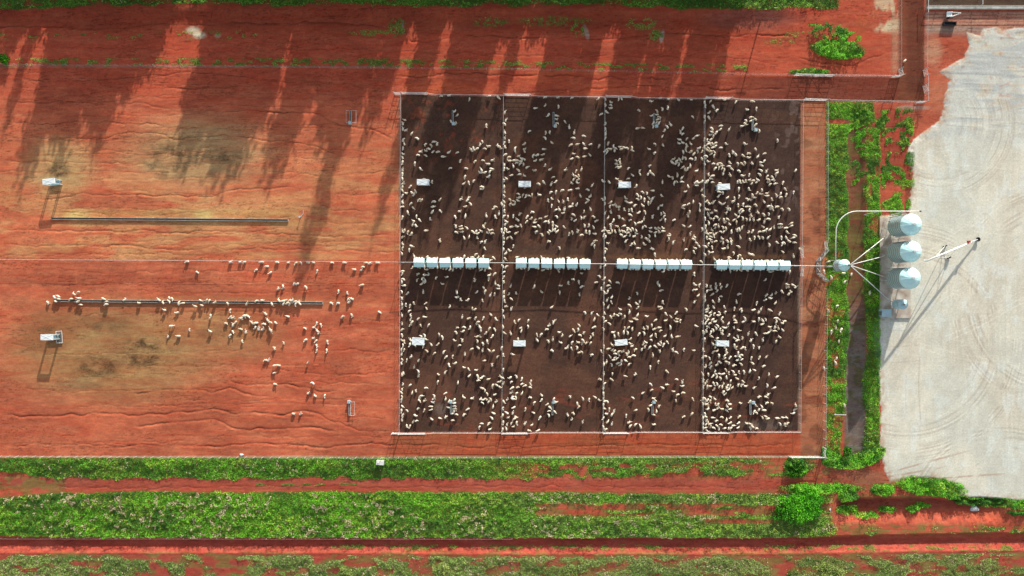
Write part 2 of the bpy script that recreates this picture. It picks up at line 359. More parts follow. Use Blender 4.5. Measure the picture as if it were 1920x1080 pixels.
    c = mix(c, alb(110, 92, 52), box(px, py, 1590, 1650, 380, 560, 6) * ss(.42, .6, fbm(px / 9, py / 14, 403, 3)) * .8)
    # pale spills and exposed rock
    c = mix(c, alb(226, 206, 176), ell(px, py + .6 * (px - 368) * 0, 362, 57, 12, 7, .5) * .95 + ell(px, py, 374, 66, 11, 6, .5) * .9)
    c = mix(c, alb(196, 170, 150), ell(px, py, 408, 67, 6, 4, .5) * .6)
    for a, b, r1, r2, rt in [(755, 50, 2.2, 13, -.1), (1099, 60, 4.5, 15, -.3), (1241, 68, 4, 12, .2)]:
        c = mix(c, alb(180, 150, 134), ell(px, py, a, b, r1, r2, .3, rt) * .9)
    c = mix(c, alb(140, 120, 110), ell(px, py, 1410, 35, 80, 18, .6) * .3)
    c = c * (1 - .30 * (1 - ss(40, 75, py)) * (1 - ss(1380, 1480, px)))[:, None]  # tree belt shade on the top strip deepened in the ground colour
    # global mottling
    c = c * (1 + .46 * (n1 - .5) + .26 * (n2 - .5) + .18 * (n3 - .5))[:, None]
    earth = (1 - pen)
    st = fbm(px / 26 + .9 * vn(px / 40, py / 12, 392), py / 1.7 + 3.2 * fbm(px / 50, py / 60, 391, 2), 393, 3)
    c = c * (1 - .46 * earth * np.exp(-((st - .5) / .022) ** 2) * ss(.42, .6, fbm(px / 60, py / 24, 394, 2)))[:, None]
    st2 = fbm(px / 9, py / 1.5, 395, 3)
    c = c * (1 + .42 * earth * (st2 - .5))[:, None]
    c = c * (1 + .55 * pen * (vn(px / 1.3, py / 1.3, 396) - .5) * (.6 + .8 * vn(px / 20, py / 20, 397)))[:, None]
    c[:, 1] *= 1 + .55 * earth * (fbm(px / 40, py / 5, 398, 3) - .5); c[:, 2] *= 1 + .60 * earth * (fbm(px / 40, py / 5, 398, 3) - .5)
    c = c * (1 - .58 * dk * earth)[:, None]  # groove shade and moist sediment painted as darker rill lines
    c[:, 1] *= 1 + .12 * (n2 - .5); 
    # gravel pad
    gm = ss(-1.0, 1.5, gd + 2.5 * (fbm(px / 6, py / 6, 371, 2) - .5))
    gc = np.tile(alb(219, 214, 196), (px.size, 1))
    gc = mix(gc, alb(204, 204, 190), ss(.40, .70, fbm(px / 90, py / 90, 372, 3)) * .7)
    gc = mix(gc, alb(206, 196, 176), ss(.48, .74, fbm(px / 70, py / 110, 373, 3)) * .6)
    gc = mix(gc, alb(222, 226, 218), ss(.56, .70, fbm(px / 16, py / 30, 374, 3)) * .45)
    gc = mix(gc, alb(184, 186, 182), (1 - ss(200, 300, py)) * (.35 + ss(.45, .6, fbm(px / 60, py / 9, 375, 2)) * .5))
    gc = mix(gc, alb(208, 184, 146), (ss(.66, .68, fbm(px / 26, py / 10, 376, 2)) * (1 - ss(180, 300, py)) * .35))
    # tyre marks
    tk = np.zeros(px.shape)
    for (ax, ay, bx, by, s_) in [(1760, 640, 1930, 560, .7), (1700, 640, 1930, 700, .5), (1680, 600, 1930, 470, .4), (1850, 100, 1900, 300, .5), (1740, 300, 1930, 330, .5),
                                 (1700, 500, 1930, 350, .5), (1725, 660, 1726, 800, -.8), (1700, 690, 1701, 780, -.4), (1668, 680, 1732, 672, -.6), (1665, 620, 1705, 616, -.5),
                                 (1800, 560, 1810, 1000, .4), (1870, 600, 1900, 900, .4), (1660, 650, 1730, 644, -.5), (1760, 250, 1840, 420, .4), (1780, 420, 1930, 440, .4)]:
        dx, dy = bx - ax, by - ay; L = math.hypot(dx, dy)
        t = ((px - ax) * dx + (py - ay) * dy) / L; u = ((px - ax) * dy - (py - ay) * dx) / L + 3 * np.sin(t / 40)
        ln_ = np.exp(-((np.abs(u) - (4.5 if s_ > 0 else 0)) / 1.0) ** 2) * ss(0, 20, t) * (1 - ss(L - 20, L, t))
        tk = tk + s_ * ln_
    for cx, cy, r0, r1 in [(1990, 560, 120, 215), (1700, 640, 130, 240), (1880, 980, 110, 190), (1760, 230, 40, 150)]:
        rr = np.hypot(px - cx, py - cy)
        tk = tk + 1.3 * (vn(rr / 1.6, rr * 0 + 1, 5) - .5) * box(rr, rr, r0, r1, r0, r1, 8) * ss(.42, .6, fbm(px / 34, py / 34, 377, 2))
    vs = (vn(px / 1.7, py / 90, 381) - .5) * ss(.4, .6, fbm(px / 40, py / 70, 382, 2)); hs_ = (vn(px / 80, py / 1.7, 383) - .5) * ss(.45, .6, fbm(px / 60, py / 30, 384, 2))
    dg = (vn((px + .55 * py) / 1.8, (py - .55 * px) / 80, 385) - .5) * ss(.45, .6, fbm(px / 50, py / 50, 386, 2))
    gc = gc * (1 + .10 * vs + .07 * hs_ + .08 * dg + .10 * (vn(px / 1.3, py / 1.3, 387) - .5))[:, None]
    gc = gc * (1 + .17 * np.clip(tk, -1.5, 1.5) + .10 * (fbm(x / 1.5, y / 1.5, 378, 3) - .5) * 2 + .05 * (n3 - .5))[:, None]
    gc = mix(gc, alb(176, 140, 116), np.clip(-tk, 0, 1) * .30)
    gc = mix(gc, alb(190, 150, 120), (1 - ss(0, 16, gd)) * ss(.40, .62, fbm(px / 6, py / 6, 388, 3)) * .7)
    for (ax, ay, bx, by) in [(1640, 893, 1850, 836), (1640, 905, 1930, 885), (1645, 898, 1800, 870), (1660, 912, 1760, 900)]:
        dx, dy = bx - ax, by - ay; L = math.hypot(dx, dy)
        t = ((px - ax) * dx + (py - ay) * dy) / L; u = ((px - ax) * dy - (py - ay) * dx) / L
        gc = mix(gc, alb(168, 120, 92), np.exp(-(u / 1.6) ** 2) * ss(0, 10, t) * (1 - ss(L - 90, L, t)) * .65 * ss(.25, .6, fbm(t / 9, u / 3, 404, 2)))
    gc = mix(gc, alb(150, 120, 96), ss(.6, .7, fbm(px / 8, py / 6, 379, 2)) * box(px, py, 1650, 1708, 470, 600, 6) * .7)
    gc = mix(gc, alb(190, 140, 116), ss(.78, .84, fbm(px / 14, py / 9, 380, 2)) * (1 - ss(220, 260, py)) * .5)
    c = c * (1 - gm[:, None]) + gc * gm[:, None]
    return c, gm

def veg_under(px, py, c):
    for name, bb, fn, hh, dn, sz, tone, fl in VEG:
        m = (px > bb[0]) & (px < bb[1]) & (py > bb[2]) & (py < bb[3])
        if not m.any(): continue
        a = fn(px[m], py[m])
        col = [alb(66, 104, 34), alb(96, 112, 54), alb(104, 108, 68), alb(44, 70, 26), alb(62, 92, 38)][tone]
        cc = c[m]; c[m] = cc * (1 - .8 * a[:, None]) + col * .8 * a[:, None]
    return c

# ------------------------------------------------------------------ mesh helpers
def mesh_np(name, co, quads, smooth=False):
    me = bpy.data.meshes.new(name)
    co = np.asarray(co, np.float32); quads = np.asarray(quads, np.int32)
    me.vertices.add(len(co)); me.vertices.foreach_set('co', co.ravel())
    k = quads.shape[1]
    me.loops.add(quads.size); me.loops.foreach_set('vertex_index', quads.ravel())
    me.polygons.add(len(quads)); me.polygons.foreach_set('loop_start', np.arange(0, quads.size, k, dtype=np.int32))
    if smooth: me.polygons.foreach_set('use_smooth', np.ones(len(quads), bool))
    me.update(calc_edges=True); me.validate()
    return me
def vcol(me, cols):
    a = me.color_attributes.new('tint', 'FLOAT_COLOR', 'POINT')
    c4 = np.ones((len(cols), 4), np.float32); c4[:, :3] = cols
    a.data.foreach_set('color', c4.ravel())
def link(name, me, mat=None, parent=None, **kw):
    o = bpy.data.objects.new(name, me); C.objects.link(o)
    if mat is not None:
        for m in (mat if isinstance(mat, (list, tuple)) else [mat]): me.materials.append(m)
    if parent is not None: o.parent = parent
    for k, v in kw.items(): o[k] = v
    return o
def thing(name, label, cat, loc=(0, 0, 0), rz=0, group=None):
    o = bpy.data.objects.new(name, None); C.objects.link(o); o.location = loc; o.rotation_euler = (0, 0, rz)
    o.empty_display_size = .3
    o['label'] = label; o['category'] = cat
    if group: o['group'] = group
    return o
def tag(o, label, cat, group=None):
    o['label'] = label; o['category'] = cat
    if group: o['group'] = group
    return o

# ------------------------------------------------------------------ materials
def newmat(name):
    m = bpy.data.materials.new(name); m.use_nodes = True
    nt = m.node_tree; b = nt.nodes['Principled BSDF']
    return m, nt, b
def simple(name, col, rough=.6, metal=0, var=.25, scale=6, spec=.3, bump=0, dirt=None):
    m, nt, b = newmat(name)
    b.inputs['Roughness'].default_value = rough; b.inputs['Metallic'].default_value = metal
    b.inputs['Specular IOR Level'].default_value = spec
    tc = nt.nodes.new('ShaderNodeNewGeometry')
    n = nt.nodes.new('ShaderNodeTexNoise'); n.inputs['Scale'].default_value = scale; n.inputs['Detail'].default_value = 5
    nt.links.new(tc.outputs['Position'], n.inputs['Vector'])
    r = nt.nodes.new('ShaderNodeValToRGB')
    r.color_ramp.elements[0].position = .3; r.color_ramp.elements[1].position = .7
    c0 = [c * (1 - var) for c in col] if dirt is None else dirt
    r.color_ramp.elements[0].color = (*c0, 1); r.color_ramp.elements[1].color = (*[min(1, c * (1 + var * .4)) for c in col], 1)
    nt.links.new(n.outputs['Fac'], r.inputs['Fac']); nt.links.new(r.outputs['Color'], b.inputs['Base Color'])
    if bump:
        bp = nt.nodes.new('ShaderNodeBump'); bp.inputs['Strength'].default_value = bump; bp.inputs['Distance'].default_value = .02
        nt.links.new(n.outputs['Fac'], bp.inputs['Height']); nt.links.new(bp.outputs['Normal'], b.inputs['Normal'])
    return m
M = {}
M['dull'] = simple('dull_grey_pipe', (.30, .33, .32), .6, .1, .2, 3)
M['steel'] = simple('galvanised_steel', (.60, .68, .68), .5, .15, .2, 4, .5)
M['rail'] = simple('pale_pipe_rail', (.80, .80, .76), .5, .1, .15, 3)
M['post'] = simple('fence_post_steel', (.62, .60, .56), .6, .2, .3, 5)
M['wire'] = simple('fence_wire', (.50, .49, .46), .6, .2, .2, 5)
M['roof'] = simple('sheet_metal_roof', (.66, 1.0, 1.0), .42, .05, .10, 1.5, .5)
M['shade'] = simple('shade_sheet', (.92, .99, .98), .5, .05, .10, 1.2, .4)
M['white'] = simple('white_pvc', (.82, .82, .78), .4, 0, .08, 2, .5)
M['dark'] = simple('dark_plastic', (.03, .035, .04), .6, 0, .3, 4)
M['concrete'] = simple('concrete', (.66, .62, .54), .85, 0, .25, .5, .2, .3, dirt=(.34, .25, .19))
M['trough'] = simple('trough_concrete', (.50, .50, .46), .8, 0, .35, 1.0, .2, .2)
M['feed'] = simple('trough_inside_feed', (.14, .13, .11), .9, 0, .5, 3)
M['water'] = simple('trough_water', (.05, .12, .20), .08, 0, .2, 2, .6)
M['bluemetal'] = simple('pale_blue_metal', (.50, .70, .76), .45, .2, .12, 1.5, .5)
M['red'] = simple('red_paint', (.55, .05, .05), .5)
M['rustframe'] = simple('rack_grey_steel', (.25, .26, .25), .7, .3, .3, 4)
M['woodm'] = simple('timber_plank', (.66, .66, .60), .8, 0, .2, 5)
M['rock'] = simple('pale_rock', (.60, .62, .62), .9, 0, .3, 3, .2, .6)
M['bark'] = simple('bark', (.16, .12, .09), .9, 0, .4, 5, .1, .5)
# corrugated silo wall: bands by height
def silo_mat():
    m, nt, b = newmat('corrugated_silo_steel')
    g = nt.nodes.new('ShaderNodeTexCoord'); sp = nt.nodes.new('ShaderNodeSeparateXYZ'); nt.links.new(g.outputs['Object'], sp.inputs[0])
    mm = nt.nodes.new('ShaderNodeMath'); mm.operation = 'MULTIPLY'; mm.inputs[1].default_value = 2 * math.pi / .60
    nt.links.new(sp.outputs['Z'], mm.inputs[0]); s = nt.nodes.new('ShaderNodeMath'); s.operation = 'SINE'; nt.links.new(mm.outputs[0], s.inputs[0])
    r = nt.nodes.new('ShaderNodeValToRGB'); nt.links.new(s.outputs[0], r.inputs['Fac'])
    r.color_ramp.elements[0].color = (.44, .60, .64, 1); r.color_ramp.elements[1].color = (.92, 1, 1, 1); r.color_ramp.elements[1].position = .35
    n = nt.nodes.new('ShaderNodeTexNoise'); n.inputs['Scale'].default_value = 2.5; nt.links.new(g.outputs['Object'], n.inputs['Vector'])
    mx = nt.nodes.new('ShaderNodeMixRGB'); mx.blend_type = 'MULTIPLY'; mx.inputs[0].default_value = .35
    nt.links.new(r.outputs[0], mx.inputs[1]); nt.links.new(n.outputs['Color'], mx.inputs[2]); nt.links.new(mx.outputs[0], b.inputs['Base Color'])
    b.inputs['Roughness'].default_value = .42; b.inputs['Metallic'].default_value = .35
    return m
M['silo'] = silo_mat()
def attr_mat(name, rough=.95, fine=2.4, amt=.35, bump=.35, dist=.02, trans=0):
    m, nt, b = newmat(name)
    at = nt.nodes.new('ShaderNodeAttribute'); at.attribute_name = 'tint'
    g = nt.nodes.new('ShaderNodeNewGeometry')
    n = nt.nodes.new('ShaderNodeTexNoise'); n.inputs['Scale'].default_value = fine; n.inputs['Detail'].default_value = 6; n.inputs['Roughness'].default_value = .7
    nt.links.new(g.outputs['Position'], n.inputs['Vector'])
    mr = nt.nodes.new('ShaderNodeMapRange'); mr.inputs['From Min'].default_value = .3; mr.inputs['From Max'].default_value = .7
    mr.inputs['To Min'].default_value = 1 - amt; mr.inputs['To Max'].default_value = 1 + amt
    nt.links.new(n.outputs['Fac'], mr.inputs['Value'])
    mx = nt.nodes.new('ShaderNodeVectorMath'); mx.operation = 'SCALE'
    nt.links.new(at.outputs['Color'], mx.inputs[0]); nt.links.new(mr.outputs['Result'], mx.inputs['Scale'])
    nt.links.new(mx.outputs['Vector'], b.inputs['Base Color'])
    b.inputs['Roughness'].default_value = rough; b.inputs['Specular IOR Level'].default_value = .12
    if bump:
        bp = nt.nodes.new('ShaderNodeBump'); bp.inputs['Strength'].default_value = bump; bp.inputs['Distance'].default_value = dist
        nt.links.new(n.outputs['Fac'], bp.inputs['Height']); nt.links.new(bp.outputs['Normal'], b.inputs['Normal'])
    if trans:
        tr = nt.nodes.new('ShaderNodeBsdfTranslucent'); nt.links.new(mx.outputs['Vector'], tr.inputs['Color'])
        ms = nt.nodes.new('ShaderNodeMixShader'); ms.inputs[0].default_value = trans
        out = nt.nodes['Material Output']
        nt.links.new(b.outputs[0], ms.inputs[1]); nt.links.new(tr.outputs[0], ms.inputs[2]); nt.links.new(ms.outputs[0], out.inputs['Surface'])
    return m
M['ground'] = attr_mat('soil_and_gravel', fine=3.2, amt=.16, bump=.5, dist=.012)
M['leaf'] = attr_mat('leaves', rough=.6, fine=1.0, amt=.15, bump=0, trans=.25)

# ------------------------------------------------------------------ ground sheet
def axis(lo, hi, step, far):
    mid = np.arange(lo, hi + 1e-6, step)
    out = []; d = step; v = hi
    while v < far: d *= 1.35; v += d; out.append(v)
    out = np.array(out)
    return np.concatenate([(lo - (out - hi))[::-1], mid, out])
gx = axis(-99, 99, .165, 900); gy = axis(-58, 58, .155, 900)
GX, GY = np.meshgrid(gx, gy)
PX = (GX / S + 960).ravel(); PY = (540 - GY / S).ravel()
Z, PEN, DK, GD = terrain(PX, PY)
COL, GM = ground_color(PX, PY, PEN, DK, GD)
COL = veg_under(PX, PY, COL)
nx, ny = len(gx), len(gy)
idx = np.arange(nx * ny).reshape(ny, nx)
quads = np.stack([idx[:-1, :-1], idx[:-1, 1:], idx[1:, 1:], idx[1:, :-1]], -1).reshape(-1, 4)
me = mesh_np('ground', np.stack([GX.ravel(), GY.ravel(), Z], -1), quads, True)
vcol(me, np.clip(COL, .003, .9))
go = link('ground', me, M['ground'], kind='structure', label='red earth ground with dark manure pens and a pale gravel pad')
Zg = Z.reshape(ny, nx)
def zat(x, y):
    i = np.clip(np.searchsorted(gx, x) - 1, 0, nx - 2); j = np.clip(np.searchsorted(gy, y) - 1, 0, ny - 2)
    return Zg[j, i]
# ------------------------------------------------------------------ vegetation as leaf-sized faces
def leaves(P, sz, tint, flat=1.15):
    n = len(P)
    nv = rng.normal(size=(n, 3)); nv[:, 2] = np.abs(nv[:, 2]) + flat
    nv /= np.linalg.norm(nv, axis=1)[:, None]
    a = np.cross(nv, rng.normal(size=(n, 3))); a /= np.linalg.norm(a, axis=1)[:, None]
    b = np.cross(nv, a)
    s = (sz * rng.uniform(.6, 1.3, n))[:, None]
    co = np.stack([P - a * s * .62, P - b * s * .34, P + a * s * .62, P + b * s * .34], 1).reshape(-1, 3)
    q = np.arange(4 * n).reshape(n, 4)
    return co, q, np.repeat(tint, 4, 0)
TONES = [(alb(84, 142, 38), alb(140, 168, 60), alb(50, 94, 38)), (alb(112, 140, 60), alb(140, 150, 80), alb(84, 106, 44)),
         (alb(112, 138, 70), alb(152, 160, 104), alb(78, 110, 48)), (alb(60, 110, 36), alb(96, 140, 50), alb(40, 80, 30)),
         (alb(74, 120, 40), alb(120, 160, 60), alb(50, 90, 34))]
TONEF = 2.1
def veg_patch(name, bb, fn, hh, dn, sz, tone, fl, label, seed, kind='stuff'):
    area = (bb[1] - bb[0]) * (bb[3] - bb[2]) * S * S
    n = int(area * dn * 1.75); sz = sz * .70
    px = rng.uniform(bb[0], bb[1], n); py = rng.uniform(bb[2], bb[3], n)
    m = fn(px, py); keep = m > rng.uniform(.12, 1, n) * .8
    px, py, m = px[keep], py[keep], m[keep]
    x = (px - 960) * S; y = (540 - py) * S
    cl = fbm(x / 1.1, y / .8, seed, 2); cl2 = vn(x / .42, y / .38, seed + 5); big = fbm(x / 6, y / 2.5, seed + 9, 3)
    env = hh * (.10 + 1.3 * ss(.32, .70, cl)) * (.30 + .95 * cl2) * (.35 + .75 * m)
    if fn is m_v2: env = env * (1 + .7 * np.exp(-((py - 942) / 5) ** 2) - .6 * np.exp(-((py - 955) / 7) ** 2) - .5 * (1 - ss(924, 936, py)) + .3 * ss(990, 1006, py))
    if fn is m_v1: env = env * (1.35 - .9 * ss(868, 886, py))
    z = env * np.sqrt(rng.uniform(.1, 1, len(x))) + zat(x, y)
    T = TONES[tone]
    t = np.clip(ss(.3, .7, big) + .5 * (cl2 - .5), 0, 1)[:, None]
    col = T[2] * (1 - t) + T[0] * t
    u = (.75 * ss(.50, .85, vn(x / 5, y / 1.8, seed + 21) * .35 + vn(x / .35, y / .3, seed + 22) * .65))[:, None]
    col = col * (1 - u) + T[1] * u
    # drier and greyer toward the east of the southern strips
    dry = np.zeros(len(x))
    if py.min() > 840 and tone != 0 or (bb[0] < 0 and bb[2] > 840):
        dry = ss(700, 1150, px) * (.55 + .5 * (vn(x / 3, y / 2, seed + 3) - .5))
        col = col * (1 - .5 * dry[:, None]) + alb(118, 128, 74) * .5 * dry[:, None]
    if fl > 0:
        f = (vn(x / .62, y / .55, seed + 31) > (.79 - .07 * fl)) & (z > env * .45) & (rng.uniform(size=len(x)) < .8) & (vn(x / 7, y / 5, seed + 33) > .34)
        f &= rng.uniform(size=len(x)) < (fl * (1 - .3 * ss(900, 1200, px)))
        col[f] = alb(178, 166, 136) * rng.uniform(.55, .95, (f.sum(), 1))
        z[f] += .12
    col = col * rng.uniform(.75, 1.2, (len(x), 1)) * TONEF
    co, q, tc = leaves(np.stack([x, y, z], -1), sz, col)
    me = mesh_np(name, co, q); vcol(me, tc)
    o = link(name, me, M['leaf'], kind='stuff', label=label); return o
VL = ['bright green weeds between the yard fence and the red road', 'broad band of tall flowering weeds above the straight red drain',
      'grey green scrub below the straight red drain', 'bright green grass beside the brown lane east of the pens',
      'leafy green growth on the silo side of the muddy drain', 'rounded green growth closing the lower end of the muddy drain',
      'leafy green mounds along the edges of the gravel pad', 'shaded green growth along the top bank of red earth', 'sparse green tufts along the upper wire fence']
for i, v in enumerate(VEG):
    o = veg_patch(*v, label=VL[i], seed=400 + i * 13); o['category'] = 'weeds'

def clump_crown(name, clumps, per, sz, T, seed):
    r2 = np.random.default_rng(seed)
    P = []; Cc = []
    for (cx, cy, cz, r) in clumps:
        n = int(per * r * r)
        d = r2.normal(size=(n, 3)); d /= np.linalg.norm(d, axis=1)[:, None]
        rad = r * r2.uniform(.25, 1.05, (n, 1)) * np.array([[1, 1, .75]])
        P.append(np.array([[cx, cy, cz]]) + d * rad)
        t = r2.uniform(0, 1); Cc.append(np.tile(T[2] * (1 - t) + T[1] * t, (n, 1)) * r2.uniform(.7, 1.25, (n, 1)) * .7)
    P = np.concatenate(P); Cc = np.concatenate(Cc)
    co, q, tc = leaves(P, sz, Cc, .3)
    me = mesh_np(name, co, q); vcol(me, tc); me.materials.append(M['leaf']); return me
def tube(pts, rad, seg=8, cap=True):
    """tapered tube through points -> verts, quads(list), tris"""
    V = []; F = []
    pts = [Vector(p) for p in pts]
    for i, p in enumerate(pts):
        d = (pts[min(i + 1, len(pts) - 1)] - pts[max(i - 1, 0)]).normalized()
        up = Vector((0, 0, 1)) if abs(d.z) < .95 else Vector((1, 0, 0))
        a = d.cross(up).normalized(); b = d.cross(a)
        for k in range(seg):
            t = 2 * math.pi * k / seg
            V.append(p + (a * math.cos(t) + b * math.sin(t)) * rad[i])
    for i in range(len(pts) - 1):
        for k in range(seg):
            F.append((i * seg + k, i * seg + (k + 1) % seg, (i + 1) * seg + (k + 1) % seg, (i + 1) * seg + k))
    if cap:
        F.append(tuple(range(seg))[::-1]); n = (len(pts) - 1) * seg; F.append(tuple(n + k for k in range(seg)))
    return V, F
class MB:
    def __init__(s): s.V = []; s.F = []; s.m = []
    def add(s, VF, mi=0):
        V, F = VF; o = len(s.V); s.V += [tuple(v) for v in V]; s.F += [tuple(i + o for i in f) for f in F]; s.m += [mi] * len(F); return s
    def tube(s, pts, rad, seg=8, mi=0):
        if not isinstance(rad, (list, tuple)): rad = [rad] * len(pts)
        return s.add(tube(pts, rad, seg), mi)
    def box(s, x0, x1, y0, y1, z0, z1, mi=0):
        V = [(x, y, z) for z in (z0, z1) for y in (y0, y1) for x in (x0, x1)]
        return s.add((V, [(0, 2, 3, 1), (4, 5, 7, 6), (0, 1, 5, 4), (2, 6, 7, 3), (0, 4, 6, 2), (1, 3, 7, 5)]), mi)
    def lathe(s, prof, seg=32, cx=0, cy=0, mi=0):
        V = []; F = []
        for r, z in prof:
            for k in range(seg):
                t = 2 * math.pi * k / seg; V.append((cx + r * math.cos(t), cy + r * math.sin(t), z))
        for i in range(len(prof) - 1):
            for k in range(seg):
                F.append((i * seg + k, i * seg + (k + 1) % seg, (i + 1) * seg + (k + 1) % seg, (i + 1) * seg + k))
        return s.add((V, F), mi)
    def mesh(s, name, mats=(), smooth=False):
        me = bpy.data.meshes.new(name); me.from_pydata(s.V, [], s.F); me.update()
        for m in mats: me.materials.append(M[m] if isinstance(m, str) else m)
        if len(mats) > 1: me.polygons.foreach_set('material_index', s.m)
        if smooth: me.polygons.foreach_set('use_smooth', [True] * len(me.polygons))
        return me
    def obj(s, name, mats, parent=None, smooth=False, **kw):
        if isinstance(mats, str): mats = (mats,)
        o = bpy.data.objects.new(name, s.mesh(name, mats, smooth)); C.objects.link(o)
        if parent is not None: o.parent = parent
        for k, v in kw.items(): o[k] = v
        return o
def copy_tree(o, parent=None):
    c = o.copy(); C.objects.link(c)
    if parent is not None: c.parent = parent
    for ch in list(o.children): copy_tree(ch, c)
    return c

# tall trees just beyond the top edge: their long shadows cross the yards
def tree_meshes(h, w, seed, tipy):
    r2 = random.Random(seed)
    cl = []
    zb = h * .05
    tips = [(r2.uniform(-.55, .55) * w, r2.uniform(-.4, .4) * w, h * r2.uniform(.84, 1.0)) for _ in range(max(1, tipy))]
    tips[0] = (tips[0][0] * .4, 0, h)
    for (tx, ty, th) in tips:
        n = int(th * 5)
        for i in range(n):
            t = i / n
            z = zb + (th - zb) * t
            taper = min(1, ((1 - t) / .30)) ** .6
            rr = w * (.62 if tipy > 1 else .85) * (.35 + .65 * taper) * (.8 if t < .1 else 1)
            a = r2.uniform(0, 6.28); q = rr * .55 * math.sqrt(r2.random())
            cl.append((tx * (.6 + .4 * t) + q * math.cos(a), ty + q * math.sin(a), z, max(.16, rr * r2.uniform(.42, .62) * (.25 + .75 * taper))))
    crown = clump_crown('crown', cl, 48, .42, TONES[3], seed)
    mb = MB(); mb.tube([(0, 0, -.3), (.1, 0, h * .3), (-.05, .1, h * .6), (0, 0, h * .93)], [h * .024, h * .018, h * .011, .03], 8)
    for k in range(9):
        a = r2.uniform(0, 6.28); z0 = h * r2.uniform(.25, .7)
        mb.tube([(0, 0, z0), (w * .35 * math.cos(a), w * .35 * math.sin(a), z0 + h * .07), (w * .75 * math.cos(a), w * .75 * math.sin(a), z0 + h * .15)], [.12, .07, .025], 5)
    return crown, mb.mesh('trunk', ('bark',), True)
TV = [tree_meshes(11, 2.5, 11, 3), tree_meshes(12, 2.1, 12, 2), tree_meshes(16, 1.9, 13, 1), tree_meshes(5, 2.7, 14, 3)]
TVH = [11, 12, 16, 5]; TVW = [2.5, 2.1, 1.9, 2.7]
def place_tree(px, hgt, wpx, var, py=-82):
    x, y = W(px, py)
    t = thing('tall_tree', 'tall dark green tree beyond the top bank, casting a long shadow over the yards', 'tree', (x, y, 0.3), random.choice([0, 3.14]), 'trees in the windbreak above the top bank')
    s = hgt * (1.07 if py == -82 else 1.05) / TVH[var]; sw = wpx * S * .5 / TVW[var] * ((2.05 if px < 800 else 1.45) if py == -82 else 1.1)
    t.scale = (sw, sw, s)
    for n_, me_ in (('crown', TV[var][0]), ('trunk', TV[var][1])):
        o = bpy.data.objects.new(n_, me_); C.objects.link(o); o.parent = t
# (px of the trunk, height m, crown width px, variant)
TR = [(2, 9.2, 34, 0), (58, 6.5, 24, 1), (100, 8.6, 16, 2), (160, 11.4, 42, 0), (190, 9.4, 50, 0), (212, 10.6, 46, 1), (240, 8.0, 50, 0), (262, 9.0, 34, 1), (282, 9.9, 26, 2), (306, 7.4, 34, 1), (322, 6.0, 40, 0),
      (436, 9.9, 30, 1), (458, 10.5, 44, 0), (484, 9.2, 46, 0), (512, 11.2, 50, 1), (538, 11.4, 46, 0), (556, 10.2, 44, 1), (568, 8.4, 36, 0), (624, 11.2, 50, 0), (638, 9.0, 38, 1), (676, 7.6, 40, 0), (694, 9.2, 46, 1), (716, 9.8, 46, 0), (730, 16.6, 30, 2), (742, 8.4, 36, 0),
      (774, 9.4, 34, 1), (786, 7.2, 34, 0), (846, 13.8, 30, 2), (838, 8, 40, 0), (860, 9, 30, 1), (908, 12.5, 44, 1), (930, 14.4, 46, 0), (952, 11, 44, 0), (966, 13, 26, 2), (1008, 8.5, 30, 1), (1080, 12, 34, 0), (1100, 14.5, 40, 1), (1120, 11, 44, 0), (1142, 13.5, 36, 1), (1164, 9, 30, 0),
      (1212, 15, 36, 1), (1232, 12.5, 46, 0), (1250, 15.5, 30, 2), (1274, 9.5, 30, 0), (1296, 13.2, 44, 1), (1316, 10.5, 26, 2), (1346, 14.2, 36, 1), (1366, 15.8, 44, 0), (1384, 12.5, 38, 1), (1402, 10, 24, 2)]
for a in TR: place_tree(*a)
for i in range(44):     # lower shrubs of the same belt, shading the top bank
    px = -60 + i * 34 + random.uniform(-10, 10)
    hgt = random.uniform(3.6, 4.2)
    if 365 < px < 425 or 575 < px < 600 : hgt = 2.8
    if px > 1330: hgt *= .9
    if px > 1420: continue
    place_tree(px, hgt, random.uniform(48, 66), 3, -76 + random.uniform(-8, 8))

# bushes one can point at
def bush(px, py, rpx, h, tone, label, seed, name='round_bush', n=46, bright=1.0, flat=1.0):
    x, y = W(px, py, h * .7); r = rpx * S; r2 = random.Random(seed)
    t = thing(name, label, 'bush', (x, y, float(zat(x, y))))
    cl = []
    for i in range(n):
        a = r2.uniform(0, 6.28); q = math.sqrt(r2.random()) * .88 * (.72 + .28 * math.sin(3 * a + seed) * math.sin(2 * a + seed * 2))
        cl.append((r * q * math.cos(a), r * q * math.sin(a) * flat, h * (.25 + .6 * math.sqrt(max(0, 1 - q * q)) * r2.uniform(.6, 1.05)), r * r2.uniform(.14, .26)))
    T = [tuple(c * bright for c in k) for k in tone]; T = [np.array(k) for k in T]
    me = clump_crown('foliage', cl, 260, .20, T, seed)
    o = bpy.data.objects.new('foliage', me); C.objects.link(o); o.parent = t
    mb = MB()
    for k in range(7):
        a = k * .9; mb.tube([(0, 0, -.1), (r * .25 * math.cos(a), r * .25 * math.sin(a), h * .35), (r * .6 * math.cos(a), r * .6 * math.sin(a), h * .7)], [.08, .05, .02], 5)
    mb.obj('stem', 'bark', t)
    return t
GREEN = (alb(70, 160, 30), alb(110, 190, 44), alb(40, 110, 28))
PALE = (alb(150, 170, 90), alb(176, 190, 110), alb(120, 146, 70))
bush(1511, 948, 45, .8, GREEN, 'large rounded bright green bush left of the bare red bank', 21, n=80, bright=2.2)
bush(1478, 954, 34, .8, GREEN, 'lower green bush touching the left side of the largest bush', 22, bright=1.9)
bush(648, 1076, 18, 2.2, PALE, 'pale yellow green bush at the bottom edge, the smaller left one', 23, 'pale_bush', bright=1.4)
bush(825, 1070, 22, 2.4, PALE, 'pale yellow green bush at the bottom edge, right of the smaller one', 24, 'pale_bush', bright=1.4)
